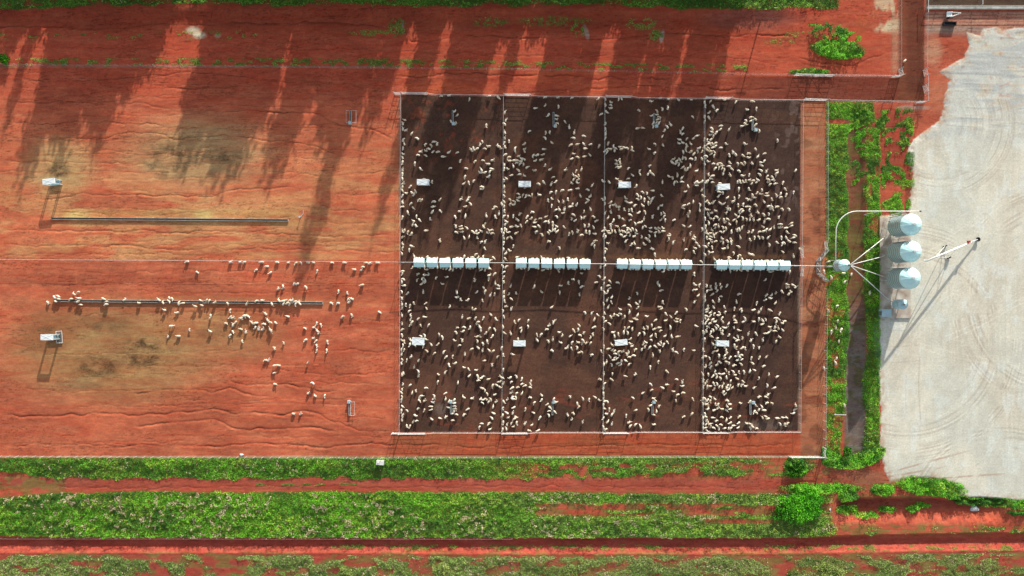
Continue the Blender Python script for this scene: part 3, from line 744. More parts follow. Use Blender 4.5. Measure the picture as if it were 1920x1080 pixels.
bush(1484, 1082, 18, 2.0, PALE, 'pale olive bush cut by the bottom edge below the red drain', 25, 'pale_bush', bright=1.0)
bush(1553, 1080, 34, 2.4, PALE, 'widest pale bush at the bottom edge, below the big bright bush', 26, 'pale_bush', n=60, bright=1.25)
bush(1068, 1084, 20, 1.8, PALE, 'half seen pale bush at the bottom edge near the middle', 27, 'pale_bush')
bush(6, 112, 15, 1.2, GREEN, 'small bright green bush on the fence at the far left edge', 28, bright=1.2)
bush(1590, 846, 13, 1.2, GREEN, 'small round green bush in the lower end of the drain', 29, bright=1.2)
bush(1492, 880, 20, .8, GREEN, 'dark green bush below the corner of the brown lane', 30, bright=.8)

# ------------------------------------------------------------------ fences
post_me = {}
def post_mesh(h, r):
    k = (round(h, 2), r)
    if k not in post_me:
        mb = MB(); mb.tube([(0, 0, -.2), (0, 0, h)], r, 6); post_me[k] = mb.mesh('post', ('post',))
    return post_me[k]
def fence(name, label, pix, h=1.15, sp=1.6, nw=4, railr=.0, wr=.005, pr=.026, cat='fence', group=None, toph=None, solid=0):
    P = [Vector((*W(a, b), 0)) for a, b in pix]
    x0, y0 = P[0].x, P[0].y
    t = thing(name, label, cat, (x0, y0, 0), 0, group)
    cnt = 0
    mb = MB(); rb = MB()
    for i in range(len(P) - 1):
        a, b = P[i] - P[0], P[i + 1] - P[0]
        L = (b - a).length; n = max(1, round(L / sp))
        for k in range(n + (1 if i == len(P) - 2 else 0)):
            q = a + (b - a) * (k / n)
            if cnt < 100 and -99 < q.x + x0 < 99:
                o = bpy.data.objects.new('post', post_mesh(h + .06, pr)); C.objects.link(o); o.parent = t
                o.location = (q.x, q.y, float(zat(q.x + x0, q.y + y0))); o.rotation_euler = (random.uniform(-.03, .03), random.uniform(-.03, .03), 0); cnt += 1
        for w in range(nw):
            z = h * (w + .6) / nw
            mb.tube([(a.x, a.y, z), (b.x, b.y, z)], wr, 4)
        if solid:
            pass
        if railr: rb.tube([(a.x, a.y, h), (b.x, b.y, h)], railr, 6)
    mb.obj('wire', 'wire', t)
    if railr: rb.obj('top_rail', 'rail', t)
    return t
def gate(label, a, b, h=1.25, swing=0, cat='gate', rails=5, r=.028, group=None, name='pipe_gate', mt='rail'):
    A = Vector((*W(*a), 0)); B = Vector((*W(*b), 0)); d = B - A; L = d.length
    t = thing(name, label, cat, tuple(A), math.atan2(d.y, d.x), group)
    f = MB()
    for z in (.12, h): f.tube([(0, 0, z), (L, 0, z)], r * 1.35, 6)
    for x in (0, L / 2, L): f.tube([(x, 0, .12), (x, 0, h)], r * 1.3, 6)
    f.obj('frame', mt, t)
    g = MB()
    for k in range(1, rails): g.tube([(0, 0, .12 + (h - .12) * k / rails), (L, 0, .12 + (h - .12) * k / rails)], r * .55, 6)
    g.obj('bars', mt, t)
    br = MB(); br.tube([(0, .03, .15), (L / 2, .03, h - .03)], r * .7, 5); br.tube([(L / 2, .03, .15), (L, .03, h - .03)], r * .7, 5)
    br.obj('brace', 'rail', t)
    for x in (0, L):
        p = bpy.data.objects.new('post', post_mesh(1.75, .055)); C.objects.link(p); p.parent = t; p.location = (x, 0, 0)
    return t
# pen dividers
xsT = [752.5, 944, 1133, 1319, 1502]; xsB = [750, 941, 1129.5, 1315, 1497]
yT = lambda x: 178.5 + (x - 752) * .0155
yB = lambda x: 810.5 - (x - 750) * .003
nm = ['on the left side of the first pen column', 'between the first and second pen columns', 'between the second and third pen columns', 'between the third and fourth pen columns', 'on the right side of the last pen column']
for i in range(5):
    fence('pen_fence', 'long wire fence with pale rail ' + nm[i], [(xsT[i], yT(xsT[i])), ((xsT[i] + xsB[i]) / 2, 494), (xsB[i], yB(xsB[i]))], 1.15, 1.55, 5, .020)
ordn = ['first', 'second', 'third', 'fourth']
for i in range(4):
    gx0 = xsT[i] + 1; gx1 = gx0 + 48
    gate('pale pipe gate at the top left corner of the %s pen from the left' % ordn[i], (gx0, yT(gx0) - 2), (gx1, yT(gx1) - 2))
    fence('pen_fence', 'wire fence along the top of the %s pen from the left' % ordn[i], [(gx1, yT(gx1) - 1.5), (gx1 + 16, yT(gx1) + 1), (xsT[i + 1], yT(xsT[i + 1]))], 1.15, 1.6, 5, .03)
    gx0 = xsB[i]; gx1 = gx0 + 47
    gate('white pipe gate at the bottom left corner of the %s pen from the left' % ordn[i], (gx0, yB(gx0) + 1.3), (gx1, yB(gx1) + 1.3))
    fence('pen_fence', 'wire fence along the bottom of the %s pen from the left' % ordn[i], [(gx1, yB(gx1) + 1), (gx1 + 16, yB(gx1) - .5), (xsB[i + 1], yB(xsB[i + 1]))], 1.15, 1.6, 5, .03)
gate('short pale gate joining the first pen to the upper open yard', (740, 177), (752, 177.5)); gate('short white gate joining the first pen to the lower open yard', (736, 811), (749, 811.3))
gate('pale gate across the top of the brown lane beside the last pen', (1504, 188), (1548, 189.5))
fence('yard_fence', 'thin wire fence between the red band and the upper open yard', [(-60, 122.5), (480, 126.5), (960, 131.5), (1484, 142)], 1.2, 2.4, 4, .0)
gate('pale gate in the lane fence below the small flat green mound', (1487, 142), (1560, 144))
fence('yard_fence', 'wire fence between the grassy mound corner and the brown lane', [(1560, 144), (1672, 145)], 1.2, 1.6, 5, .02)
gate('short pale gate at the inside corner of the brown lane', (1669, 145.5), (1686, 144.5)); gate('narrow upright pale gate panel at the inside lane corner', (1684, 131), (1687, 144))
fence('yard_fence', 'wire fence along the pale track on the left of the upright lane', [(1684, -20), (1684, 130)], 1.2, 1.6, 5, .015)
fence('yard_fence', 'wire fence on the right side of the upright brown lane', [(1733, 30), (1732, 130)], 1.2, 1.6, 5, .015)
gate('narrow pale gate leaning open on the right side of the upright lane', (1730, 132), (1733, 144)); gate('lower of two narrow gates on the right side of the upright lane', (1729.5, 162), (1733, 175))
fence('yard_fence', 'double railed fence at the lower right of the upright lane', [(1733, 144), (1733.5, 192), ], 1.3, 1.2, 5, .03)
gate('short pale gate at the outer corner of the brown lane', (1715, 193.5), (1731, 193)); fence('yard_fence', 'wire fence below the lane, above the green drain', [(1550, 190), (1640, 192), (1715, 193)], 1.2, 1.6, 5, .02)
fence('yard_fence', 'wire fence dividing the upper and lower open yards', [(-60, 486), (120, 487.5), (400, 489), (750, 491.5)], 1.2, 2.4, 4, .014)
fence('yard_fence', 'long wire fence above the green roadside weeds', [(-60, 854.5), (700, 857), (1478, 855)], 1.15, 1.6, 4, .0, wr=.006, pr=.036)
fence('yard_fence', 'low wire fence on the lip of the straight red drain', [(-60, 1009), (500, 1009.5), (960, 1009.5)], .7, 3.2, 2, .0, wr=.005, pr=.025)
gate('white gate at the lower right corner of the brown lane', (1479, 855), (1543, 855.5)); gate('short upright pale gate at the lower right corner of the brown lane', (1542, 838), (1542.5, 854))
fence('yard_fence', 'upper wire fence between the brown lane and bright green grass', [(1547.5, 192), (1547.5, 456)], 1.2, 1.6, 5, .02)
fence('yard_fence', 'lower wire fence between the brown lane and bright green grass', [(1547, 542), (1545, 690), (1543, 838)], 1.2, 1.6, 5, .02, pr=.045)
for (a, b, l) in [((1546.5, 470), (1530, 490), 'slanting grey panel on the upper side of the lane crossing'), ((1530.5, 491), (1530, 511), 'short grey panel across the middle of the lane crossing'),
                  ((1530, 512), (1547.5, 528), 'slanting grey panel on the lower side of the lane crossing')]:
    t = gate(l, a, b, 1.75, rails=4, r=.05, cat='fence panel', name='lane_barrier', mt='dull')
gate('open gate hanging above the lane crossing', (1545, 453), (1547, 470)); gate('pale gate in the last pen fence above the feeding line', (1500, 463), (1502, 484), 1.2); gate('pale gate in the last pen fence below the feeding line', (1502, 500), (1500.5, 518), 1.2)
# loading yard in the upper right
t = thing('feed_bunk', 'long pale feed bunk along the edge of the upper right dark pens', 'feed bunk', (*W(1736, 16), 0))
mb = MB(); mb.box(0, 30, -.22, .22, 0, .5); mb.obj('bunk', 'trough', t)
mb = MB(); mb.tube([(0, .2, .9), (30, .2, .9)], .03, 6); mb.obj('neck_rail', 'rail', t)
for x in np.arange(0, 30.1, 2.0):
    p = bpy.data.objects.new('post', post_mesh(1.0, .03)); C.objects.link(p); p.parent = t; p.location = (x, .24, 0)
fence('pen_fence', 'pale fence on the left of the upper right dark pens', [(1733, -20), (1733, 28)], 1.3, 1.4, 5, .06)
fence('pen_fence', 'pale fence between the two upper right dark pens', [(1834, -20), (1834, 13)], 1.3, 1.4, 5, .06)
# ------------------------------------------------------------------ shade shelters with a drinking trough below
def shelter(px, py, rot, label, hh=1.75, long=2.28, dep=1.05, slots=0):
    x, y = W(px, py, hh)
    t = thing('shade_shelter', label, 'shelter', (x, y, 0), R(rot), 'small sheet roofed shelters in the pens and yards')
    a, b = long / 2, dep / 2
    r = MB(); V = [(-a, -b, hh), (a, -b, hh), (a, b, hh), (-a, b, hh), (-a, -b, hh - .14), (a, -b, hh - .14), (a, b, hh - .14), (-a, b, hh - .14)]
    r.add((V, [(0, 1, 2, 3), (7, 6, 5, 4), (4, 5, 1, 0), (5, 6, 2, 1), (6, 7, 3, 2), (7, 4, 0, 3)]))
    ro = r.obj('roof', 'shade', t)
    k = MB(); k.tube([(-a + .03, -b + .05, hh + .012), (a - .05, b - .05, hh + .012)], .012, 4); k.tube([(-a + .03, b - .05, hh + .03), (a - .05, -b + .05, hh + .03)], .012, 4)
    k.obj('roof_strap', 'steel', ro)
    if slots:
        k = MB()
        for i in range(11): k.box(-a + .22 + i * .18, -a + .29 + i * .18, b - .30, b - .14, hh + .002 - .02, hh + .012 - .01)
        k.obj('vent_slot', 'dark', ro)
    s = MB(); s.box(-a + .02, a - .02, -b + .01, -b + .05, hh - .24, hh - .145); s.obj('front_fascia', 'bluemetal', t)
    lg = MB(); lg.box(-.08, .08, -.06, .06, -.1, hh - .1); lm = lg.mesh('leg', ('steel',))
    for sx in (-1, 1):
        for sy in (-1, 1):
            o = bpy.data.objects.new('leg', lm); C.objects.link(o); o.parent = t; o.location = (sx * (a - .1), sy * (b - .12), 0)
    tr = MB(); tr.box(-a + .25, a - .25, -.42, .42, 0, .10); 
    tr.box(-a + .25, a - .25, -.42, -.36, .10, .46); tr.box(-a + .25, a - .25, .36, .42, .10, .46); tr.box(-a + .25, -a + .31, -.36, .36, .10, .46); tr.box(a - .31, a - .25, -.36, .36, .10, .46)
    tr.obj('trough', 'bluemetal', t)
    return t
shelter(91.0, 340.0, 6, 'pale blue shelter in the upper open yard near the left edge', 2.15)
shelter(87.5, 632.5, 0, 'pale blue shelter in the lower open yard beside a slatted rack', 2.15)
cols = ['first', 'second', 'third', 'fourth']
for i, (a, b, r) in enumerate([(793.2, 341.2, 0), (983.8, 344.6, 0), (1171.5, 346, 0), (1357.2, 350, 3)]):
    shelter(a, b, r, 'pale shelter in the upper pen of the %s column' % cols[i])
for i, (a, b, r) in enumerate([(784, 640, -2), (974, 644, 0), (1165, 642.3, 5), (1355.5, 644, -2)]):
    shelter(a, b, r, ('slotted wider shelter' if i == 0 else 'pale shelter') + ' in the lower pen of the %s column' % cols[i], dep=1.35 if i == 0 else 1.05, slots=(i == 0))
# slatted rack
x, y = W(112, 632); t = thing('slatted_rack', 'grey slatted rack with pale frame lying beside the lower yard shelter', 'rack', (x, y, .05), R(3))
mb = MB()
for s_ in (-.55, .55): mb.tube([(s_, -1.1, .12), (s_, 1.1, .12)], .05, 6)
for s_ in (-1.1, 1.1): mb.tube([(-.55, s_, .12), (.55, s_, .12)], .05, 6)
mb.obj('frame', 'rail', t)
mb = MB()
for i in range(12): mb.box(-.5, .5, -1.02 + i * .18, -.93 + i * .18, .08, .13)
mb.obj('slats', 'rustframe', t)

# ------------------------------------------------------------------ small drinking troughs with float box
def water_trough(px, py, L, sqx, sqtop, label, frame=0):
    """px,py: centre of the narrow trough; L length m (N-S); square float box at the top or bottom end"""
    x, y = W(px, py, .3)
    t = thing('drinking_trough', label, 'trough', (x, y, 0), 0, 'narrow drinking troughs with a float box')
    h = L / 2
    mb = MB(); w = .15
    mb.box(-w, w, -h, h, 0, .1); mb.box(-w, -w + .04, -h, h, .1, .38); mb.box(w - .04, w, -h, h, .1, .38); mb.box(-w + .04, w - .04, -h, -h + .04, .1, .38); mb.box(-w + .04, w - .04, h - .04, h, .1, .38)
    mb.obj('basin', 'steel', t)
    mb = MB(); mb.box(-w + .045, w - .045, -h + .045, h - .045, .12, .29); mb.obj('water', 'feed', t)
    s = 1 if sqtop else -1
    b = MB(); cy = s * (h - .02); q = .27
    b.box(sqx - q, sqx + q, cy - q, cy + q, .02, .5); fb = b.obj('float_box', 'steel', t)
    b = MB(); b.box(sqx - q + .06, sqx + q - .06, cy - q + .06, cy + q - .06, .5, .52); b.obj('lid', 'bluemetal', fb)
    b = MB(); b.tube([(sqx + .02, cy + .33, 0), (sqx + .02, cy + .33, .9)], .03, 6); b.obj('pipe_stand', 'steel', t)
    if frame:
        f = MB(); a0, a1 = (.25, .95) if frame == 1 else (.2, 1.05)
        pts = [(a0, -h, .5), (a1, -h, .5), (a1, h, .5), (a0, h, .5)]
        for i in range(3): f.tube([pts[i], pts[i + 1]], .022, 5)
        for p in pts: f.tube([(p[0], p[1], 0), p], .02, 5)
        if frame == 2:
            pts = [(-.25, -h, .5), (-.8, -h, .5), (-.8, h, .5), (-.25, h, .5)]
            for i in range(3): f.tube([pts[i], pts[i + 1]], .02, 5)
        f.obj('guard_rail', 'rail', t)
    return t
for i, (a, b, L, sx) in enumerate([(849, 219.5, 2.5, .1), (1038, 223.5, 2.6, .32), (1226.5, 224.5, 2.4, .45), (1411.5, 234, 2.0, .55)]):
    water_trough(a, b, L, sx, False, 'narrow steel drinking trough in the upper pen of the %s column' % cols[i])
for i, (a, b, L, sx) in enumerate([(845.5, 765, 2.3, 0), (1036, 766, 2.4, .25), (1223.5, 766, 2.4, .25), (1407.5, 766, 2.2, .5)]):
    water_trough(a, b, L, sx, True, 'narrow steel drinking trough in the lower pen of the %s column' % cols[i])
water_trough(657.5, 219, 2.3, -.12, False, 'narrow drinking trough inside a pipe guard in the upper open yard', 2)
water_trough(655.5, 766, 2.5, -.12, True, 'narrow drinking trough with a side guard in the lower open yard', 1)

# ------------------------------------------------------------------ long feed troughs in the open yards
def long_trough(p0, p1, label):
    A = Vector((*W(*p0), 0)); B = Vector((*W(*p1), 0)); d = B - A; L = d.length
    t = thing('feed_trough', label, 'trough', tuple(A), math.atan2(d.y, d.x))
    w = .22; mb = MB(); mb.box(0, L, -w, w, -.05, .05); mb.box(0, L, w - .06, w, .05, .26); mb.box(0, L, -w, -w + .06, .05, .24); mb.box(0, .08, -w + .06, w - .06, .05, .25); mb.box(L - .08, L, -w + .06, w - .06, .05, .25)
    mb.obj('basin', 'trough', t)
    mb = MB(); mb.box(.09, L - .09, -w + .065, w - .065, .06, .12); mb.obj('feed', 'feed', t)
    mb = MB()
    for x in np.arange(1, L, 3.0): mb.box(x, x + .12, -w - .05, -w, -.05, .2); mb.box(x, x + .12, w, w + .05, -.05, .2)
    mb.obj('bracket', 'steel', t)
    return t
long_trough((97, 409.5), (541, 413), 'long narrow empty feed trough in the upper open yard')
long_trough((103, 563.5), (606, 568), 'long narrow feed trough with sheep gathered along it')
x, y = W(563.5, 407); t = thing('valve_stand', 'small green valve stand just right of the empty feed trough', 'valve', (x, y, 0))
mb = MB(); mb.tube([(0, 0, 0), (0, 0, .55)], .06, 8); mb.obj('stand', 'bluemetal', t); mb = MB(); mb.lathe([(.0, .56), (.18, .56), (.18, .62), (.0, .62)], 12); mb.obj('wheel', 'bluemetal', t); mb = MB(); mb.tube([(0,0,.1),(.5,.6,.05),(.5,1.3,.05)],.03,6); mb.obj('pipe','white',t)

# ------------------------------------------------------------------ self feeders, four rows of six
def make_feeder():
    t = thing('self_feeder', '', 'feeder', (0, 0, 0), 0, 'sheet metal self feeders standing in rows of six')
    a, b, e, rg = .96, .82, 1.62, 2.10
    mb = MB(); V = [(-a, -b, e), (a, -b, e), (a, 0, rg), (-a, 0, rg), (a, b, e), (-a, b, e)]
    V2 = [(v[0], v[1], v[2] - .04) for v in V]
    mb.add((V + V2, [(0, 1, 2, 3), (3, 2, 4, 5), (9, 8, 7, 6), (11, 10, 8, 9), (0, 6, 7, 1), (5, 4, 10, 11), (1, 7, 8, 2), (2, 8, 10, 4), (0, 3, 9, 6), (3, 5, 11, 9)]))
    ro = mb.obj('roof', 'roof', t)
    k = MB(); k.box(-a - .01, a + .01, -.05, .05, rg - .01, rg + .025); 
    k.obj('ridge_cap', 'white', ro)
    for s_ in (-1, 1):
        k = MB(); k.tube([(-a, s_ * (b + .03), e - .02), (a, s_ * (b + .03), e - .02)], .025, 6); k.obj('gutter', 'bluemetal', ro)
    mb = MB()   # hopper narrows toward the trays
    V = [(-.95, -.62, 1.66), (.95, -.62, 1.66), (.95, .62, 1.66), (-.95, .62, 1.66), (-.95, -.28, .5), (.95, -.28, .5), (.95, .28, .5), (-.95, .28, .5)]
    mb.add((V, [(4, 5, 1, 0), (5, 6, 2, 1), (6, 7, 3, 2), (7, 4, 0, 3), (7, 6, 5, 4), (0, 1, 2, 3)])); mb.obj('hopper', 'bluemetal', t)
    mb = MB(); mb.box(-.98, .98, -.52, .52, .28, .36); mb.box(-.98, .98, -.56, -.52, .28, .5); mb.box(-.98, .98, .52, .56, .28, .5); mb.obj('tray', 'steel', t)
    mb = MB()
    for i in range(9):
        x = -.9 + i * .225
        mb.tube([(x, -.56, .5), (x, -.62, 1.1)], .012, 4); mb.tube([(x, .56, .5), (x, .62, 1.1)], .012, 4)
    mb.obj('head_bars', 'steel', t)
    lg = MB(); lg.box(-.04, .04, -.04, .04, -.1, .30); lm = lg.mesh('leg', ('steel',))
    for sx in (-1, 1):
        for sy in (-1, 1):
            o = bpy.data.objects.new('leg', lm); C.objects.link(o); o.parent = t; o.location = (sx * .88, sy * .42, 0)
    return t
proto = make_feeder(); first = True
rows = [(785.2, 24.35, 492.0), (977.3, 24.0, 493.3), (1167.5, 24.1, 494.8), (1354.3, 23.75, 496.5)]
FE = []
wordn = ['leftmost', 'second from left', 'third from left', 'fourth from left', 'fifth from left', 'rightmost']
for r, (x0, st, yy) in enumerate(rows):
    for i in range(6):
        o = proto if first else copy_tree(proto); first = False
        x, y = W(x0 + st * i, yy + .25 * i, 2.0); o.location = (x, y, 0); o.rotation_euler = (0, 0, R(random.uniform(-1.2, 1.2) - (1.0 if r == 2 else 0)))
        o['label'] = 'white roofed feeder, %s in the row of the %s pen column' % (wordn[i], cols[r]); FE.append((x, y, r))
# feed pipe over the feeders
def pipe_obj(name, label, pts, rad, mat, cat, cap=None):
    t = thing(name, label, cat, tuple(pts[0]))
    o0 = Vector(pts[0]); mb = MB(); mb.tube([tuple(Vector(p) - o0) for p in pts], rad, 10); mb.obj('tube', mat, t, True)
    return t, o0
pts = [(*W(751, 491.5, 2.5), 2.5)] + [(*W(a, b, c), c) for a, b, c in [(880, 492.6, 2.32), (945, 492.8, 2.45), (1040, 494, 2.32), (1134, 494.6, 2.45), (1230, 496, 2.35), (1318, 496.3, 2.45), (1420, 497.6, 2.35), (1500, 498, 2.6), (1562, 499, 3.0)]]
t, o0 = pipe_obj('overhead_feed_pipe', 'long thin white feed pipe running above all four rows of feeders', pts, .045, 'white', 'feed pipe')
for px in (753, 943, 1131, 1317, 1499, 1530):
    x, y = W(px, 492 + (px - 753) * .0085, 2.4); mb = MB(); mb.tube([(x - o0.x, y - o0.y, -o0.z - .1), (x - o0.x, y - o0.y, -.05)], .05, 8); mb.obj('support_post', 'steel', t)

# ------------------------------------------------------------------ silos
def silo(px, py, rt, z0, ze, za, label, seed=0, ladder=True, blue=False, leggy=True, name='grain_silo'):
    x, y = W(px, py); t = thing(name, label, 'silo', (x, y, 0))
    mb = MB(); prof = []
    n = int((ze - z0) / .28); 
    for i in range(n * 4 + 1):
        z = z0 + (ze - z0) * i / (n * 4); prof.append((rt + .03 * math.cos(2 * math.pi * (z - z0) / .6), z))
    mb.lathe(prof, 48); mb.obj('wall', 'silo' if not blue else 'bluemetal', t, True)
    mb = MB(); mb.lathe([(rt + .07, ze - .05), (rt + .08, ze + .02), (rt * .55, ze + (za - ze) * .52), (rt * .16, za - .06)], 40); ro = mb.obj('roof', 'roof' if not blue else 'bluemetal', t, True)
    mb = MB(); mb.lathe([(rt * .16, za - .08), (rt * .16, za + .08), (rt * .14, za + .12), (.001, za + .14)], 16); mb.obj('cap', 'steel' if not blue else 'rustframe', ro)
    mb = MB()
    for k in range(16):
        a = 2 * math.pi * k / 16 + .1
        mb.tube([((rt + .06) * math.cos(a), (rt + .06) * math.sin(a), ze + .04), (rt * .18 * math.cos(a), rt * .18 * math.sin(a), za - .03)], .016, 4)
    mb.obj('roof_rib', 'roof' if not blue else 'bluemetal', ro)
    if z0 > .8:
        mb = MB(); mb.lathe([(rt - .01, z0), (.22, .65 if z0 < 3 else z0 - 1.2), (.16, .5 if z0 < 3 else z0 - 1.4)], 32); mb.obj('hopper', 'steel', t, True)
        for k in range(8 if z0 < 3 else 4):
            a = 2 * math.pi * k / (8 if z0 < 3 else 4) + .2; mb = MB(); mb.tube([(rt * 1.02 * math.cos(a), rt * 1.02 * math.sin(a), -.05), (rt * 1.02 * math.cos(a), rt * 1.02 * math.sin(a), z0 + .5)], .055 if z0 < 3 else .04, 6); mb.obj('leg', 'steel', t)
        mb = MB()
        for zz in ((.12,) if z0 < 3 else (z0 - .1,)):
            q = [(rt * 1.05 * math.cos(2 * math.pi * k / 32), rt * 1.05 * math.sin(2 * math.pi * k / 32), zz) for k in range(33)]
            mb.tube(q, .05, 6)
        mb.obj('base_ring', 'steel', t)
    if ladder:
        a = 2.0; cx, cy = (rt + .12) * math.cos(a), (rt + .12) * math.sin(a); mb = MB()
        for s_ in (-.18, .18): mb.tube([(cx + s_, cy + .02, .6), (cx + s_, cy + .02, ze + .1), (cx * .55 + s_, cy * .55, ze + (za - ze) * .55)], .035, 5)
        z = .8
        while z < ze: mb.tube([(cx - .18, cy + .02, z), (cx + .18, cy + .02, z)], .02, 4); z += .33
        for q in range(5): mb.tube([(cx + .42 * math.cos(u), cy + .35 * math.sin(u) + .3, 2.4 + q * .9) for u in np.linspace(0, math.pi, 7)], .02, 4)
        mb.obj('ladder', 'rustframe', t)
    return t
silo(1671.5, 427, 1.86, 2.05, 6.25, 7.35, 'corrugated grain silo with white cone roof, topmost of the big three', 1)
silo(1671, 475, 1.86, 2.05, 6.25, 7.35, 'corrugated grain silo with white cone roof, middle of the big three', 2)
silo(1669.5, 522.5, 1.86, 2.05, 6.25, 7.35, 'corrugated grain silo with white cone roof, lowest of the big three', 3)
silo(1676.5, 570, .88, .85, 2.9, 3.35, 'small pale blue silo below the three big silos', 4, False, True)
silo(1557.5, 499, .98, 3.3, 5.25, 6.05, 'small raised hopper silo where the thin feed pipes meet', 5, False, name='hopper_silo')
# dark control shed
x, y = W(1647, 586.5); t = thing('control_shed', 'small pale blue metal shed at the lower corner of the silo slab', 'shed', (x + .85, y, 0))
mb = MB(); mb.box(-.82, .82, -.64, .64, 0, 1.25); mb.obj('wall', 'bluemetal', t); mb = MB(); mb.box(-.88, .88, -.70, .70, 1.253, 1.30); mb.obj('roof', 'bluemetal', t)
mb = MB(); mb.box(-.845, -.823, -.4, .3, .1, 1.1); mb.obj('door', 'rustframe', t)
# slab
mb = MB(); x0, y0 = W(1648.5, 408); x1, y1 = W(1706, 596); mb.box(x0, x1, y1, y0, -.2, .27); mb.obj('concrete_slab', 'concrete', None, kind='structure', label='concrete slab under the silos')
for dx, dy, s_ in [(1712, 403, 0)]: pass
# distribution head and pipes
hx, hy = W(1594, 497, 6.3)
t = thing('distribution_head', 'small dark funnel head on the raised silo where pipes fan out', 'funnel', (hx, hy, 5.9)); mb = MB(); mb.lathe([(.05, -.15), (.22, 0), (.24, .35), (.02, .42)], 14); mb.obj('funnel', 'rustframe', t, True); mb = MB(); mb.tube([(0, 0, 0), (-1.0, 0, -.1)], .09, 8); mb.obj('inlet', 'steel', t)
for (ex, ey, ez, lab) in [(1665, 440, 1.1, 'white feed pipe running from the funnel to the topmost big silo'), (1663, 479, 1.1, 'white feed pipe running from the funnel to the middle big silo'),
                          (1661, 520, 1.1, 'white feed pipe running from the funnel to the lowest big silo'), (1671, 566, 1.0, 'grey feed pipe running from the funnel to the small blue silo')]:
    e = (*W(ex, ey, ez), ez)
    pipe_obj('feed_pipe', lab, [(hx, hy, 6.15), e], .075, 'white' if 'white' in lab else 'steel', 'feed pipe')
arc = [(*W(1567, 492, 5.4), 5.4), (*W(1567, 450, 5.4), 5.4)]
for k in range(1, 9):
    a = math.pi - k / 8 * math.pi / 2
    arc.append((*W(1607 + 40 * math.cos(a), 437 - 41 * math.sin(a), 5.4), 5.4))
arc.append((*W(1724, 396, 5.2), 5.2))
t, o0 = pipe_obj('curved_fill_pipe', 'long curved white pipe bending over the drain toward the gravel pad', arc, .085, 'white', 'pipe')
e = Vector(arc[-1]) - o0; mb = MB(); mb.tube([tuple(e), tuple(e + Vector((.3, 0, 0)))], .13, 10); mb.obj('end_cap', 'dark', t)
for px, py in [(1648, 397), (1700, 397)]:
    x, y = W(px, py, 5.2); mb = MB(); mb.tube([(x - o0.x, y - o0.y, -o0.z), (x - o0.x, y - o0.y, -.08)], .05, 6); mb.obj('support_post', 'steel', t)

# ------------------------------------------------------------------ mobile grain auger
A = Vector((*W(1833, 449, .3), .3)); B = Vector((*W(1737.5, 489, 5.3), 5.3))
t = thing('grain_auger', 'white mobile grain auger slanting up from the gravel pad', 'auger', tuple(A)); D = B - A
mb = MB(); mb.tube([tuple(D * .13), tuple(D)], .15, 12); mb.obj('tube', 'white', t, True)
mb = MB(); mb.tube([tuple(D * .0), tuple(D * .13)], .10, 10); mb.obj('screw', 'steel', t, True)
mb = MB(); mb.lathe([(.15, -.2), (.42, .12), (.42, .2), (.36, .2), (.12, -.1)], 14); mb.obj('intake_hopper', 'dark', t)
mb = MB(); q = D * 1.0; mb.tube([tuple(q), tuple(q + Vector((-.12, .05, -.55)))], [.17, .14], 10); mb.obj('spout', 'white', t)
mb = MB(); q = D * .19; mb.box(q.x - .28, q.x + .22, q.y + .12, q.y + .5, q.z, q.z + .4); mb.obj('motor', 'red', t)
for k, ks in ((.3, .5), ): pass
wh = Vector((*W(1776, 472, .35), .35)) - A
side = Vector((D.y, -D.x, 0)).normalized()
for s_ in (-1, 1):
    wp = wh + side * 1.15 * s_ + Vector((0, 0, -.02))
    mb = MB(); dirx = side * .1; mb.tube([tuple(wp - dirx), tuple(wp + dirx)], .36, 18); wo = mb.obj('wheel', 'dark', t)
    mb = MB(); mb.tube([tuple(wp - dirx * 1.15), tuple(wp + dirx * 1.15)], .17, 12); mb.obj('rim', 'white', wo)
    mb = MB(); top = D * .82; mb.tube([tuple(wp), tuple(top + Vector((0, 0, -.15)))], .05, 6); mb.tube([tuple(wp), tuple(D * .42 + Vector((0, 0, -.12)))], .045, 6); mb.obj('undercarriage_leg', 'white', t)
mb = MB(); mb.tube([tuple(wh - side * 1.15), tuple(wh + side * 1.15)], .06, 8); mb.obj('axle', 'steel', t)
mb = MB()
for u in (.35, .5, .65): mb.tube([tuple(D * u + Vector((0, 0, .12))), tuple(D * u + Vector((0, 0, .55)))], .025, 5)
mb.tube([tuple(D * .2), tuple(D * .35 + Vector((0, 0, .55))), tuple(D * .65 + Vector((0, 0, .55))), tuple(D * .9)], .018, 5); mb.obj('truss_cable', 'steel', t)

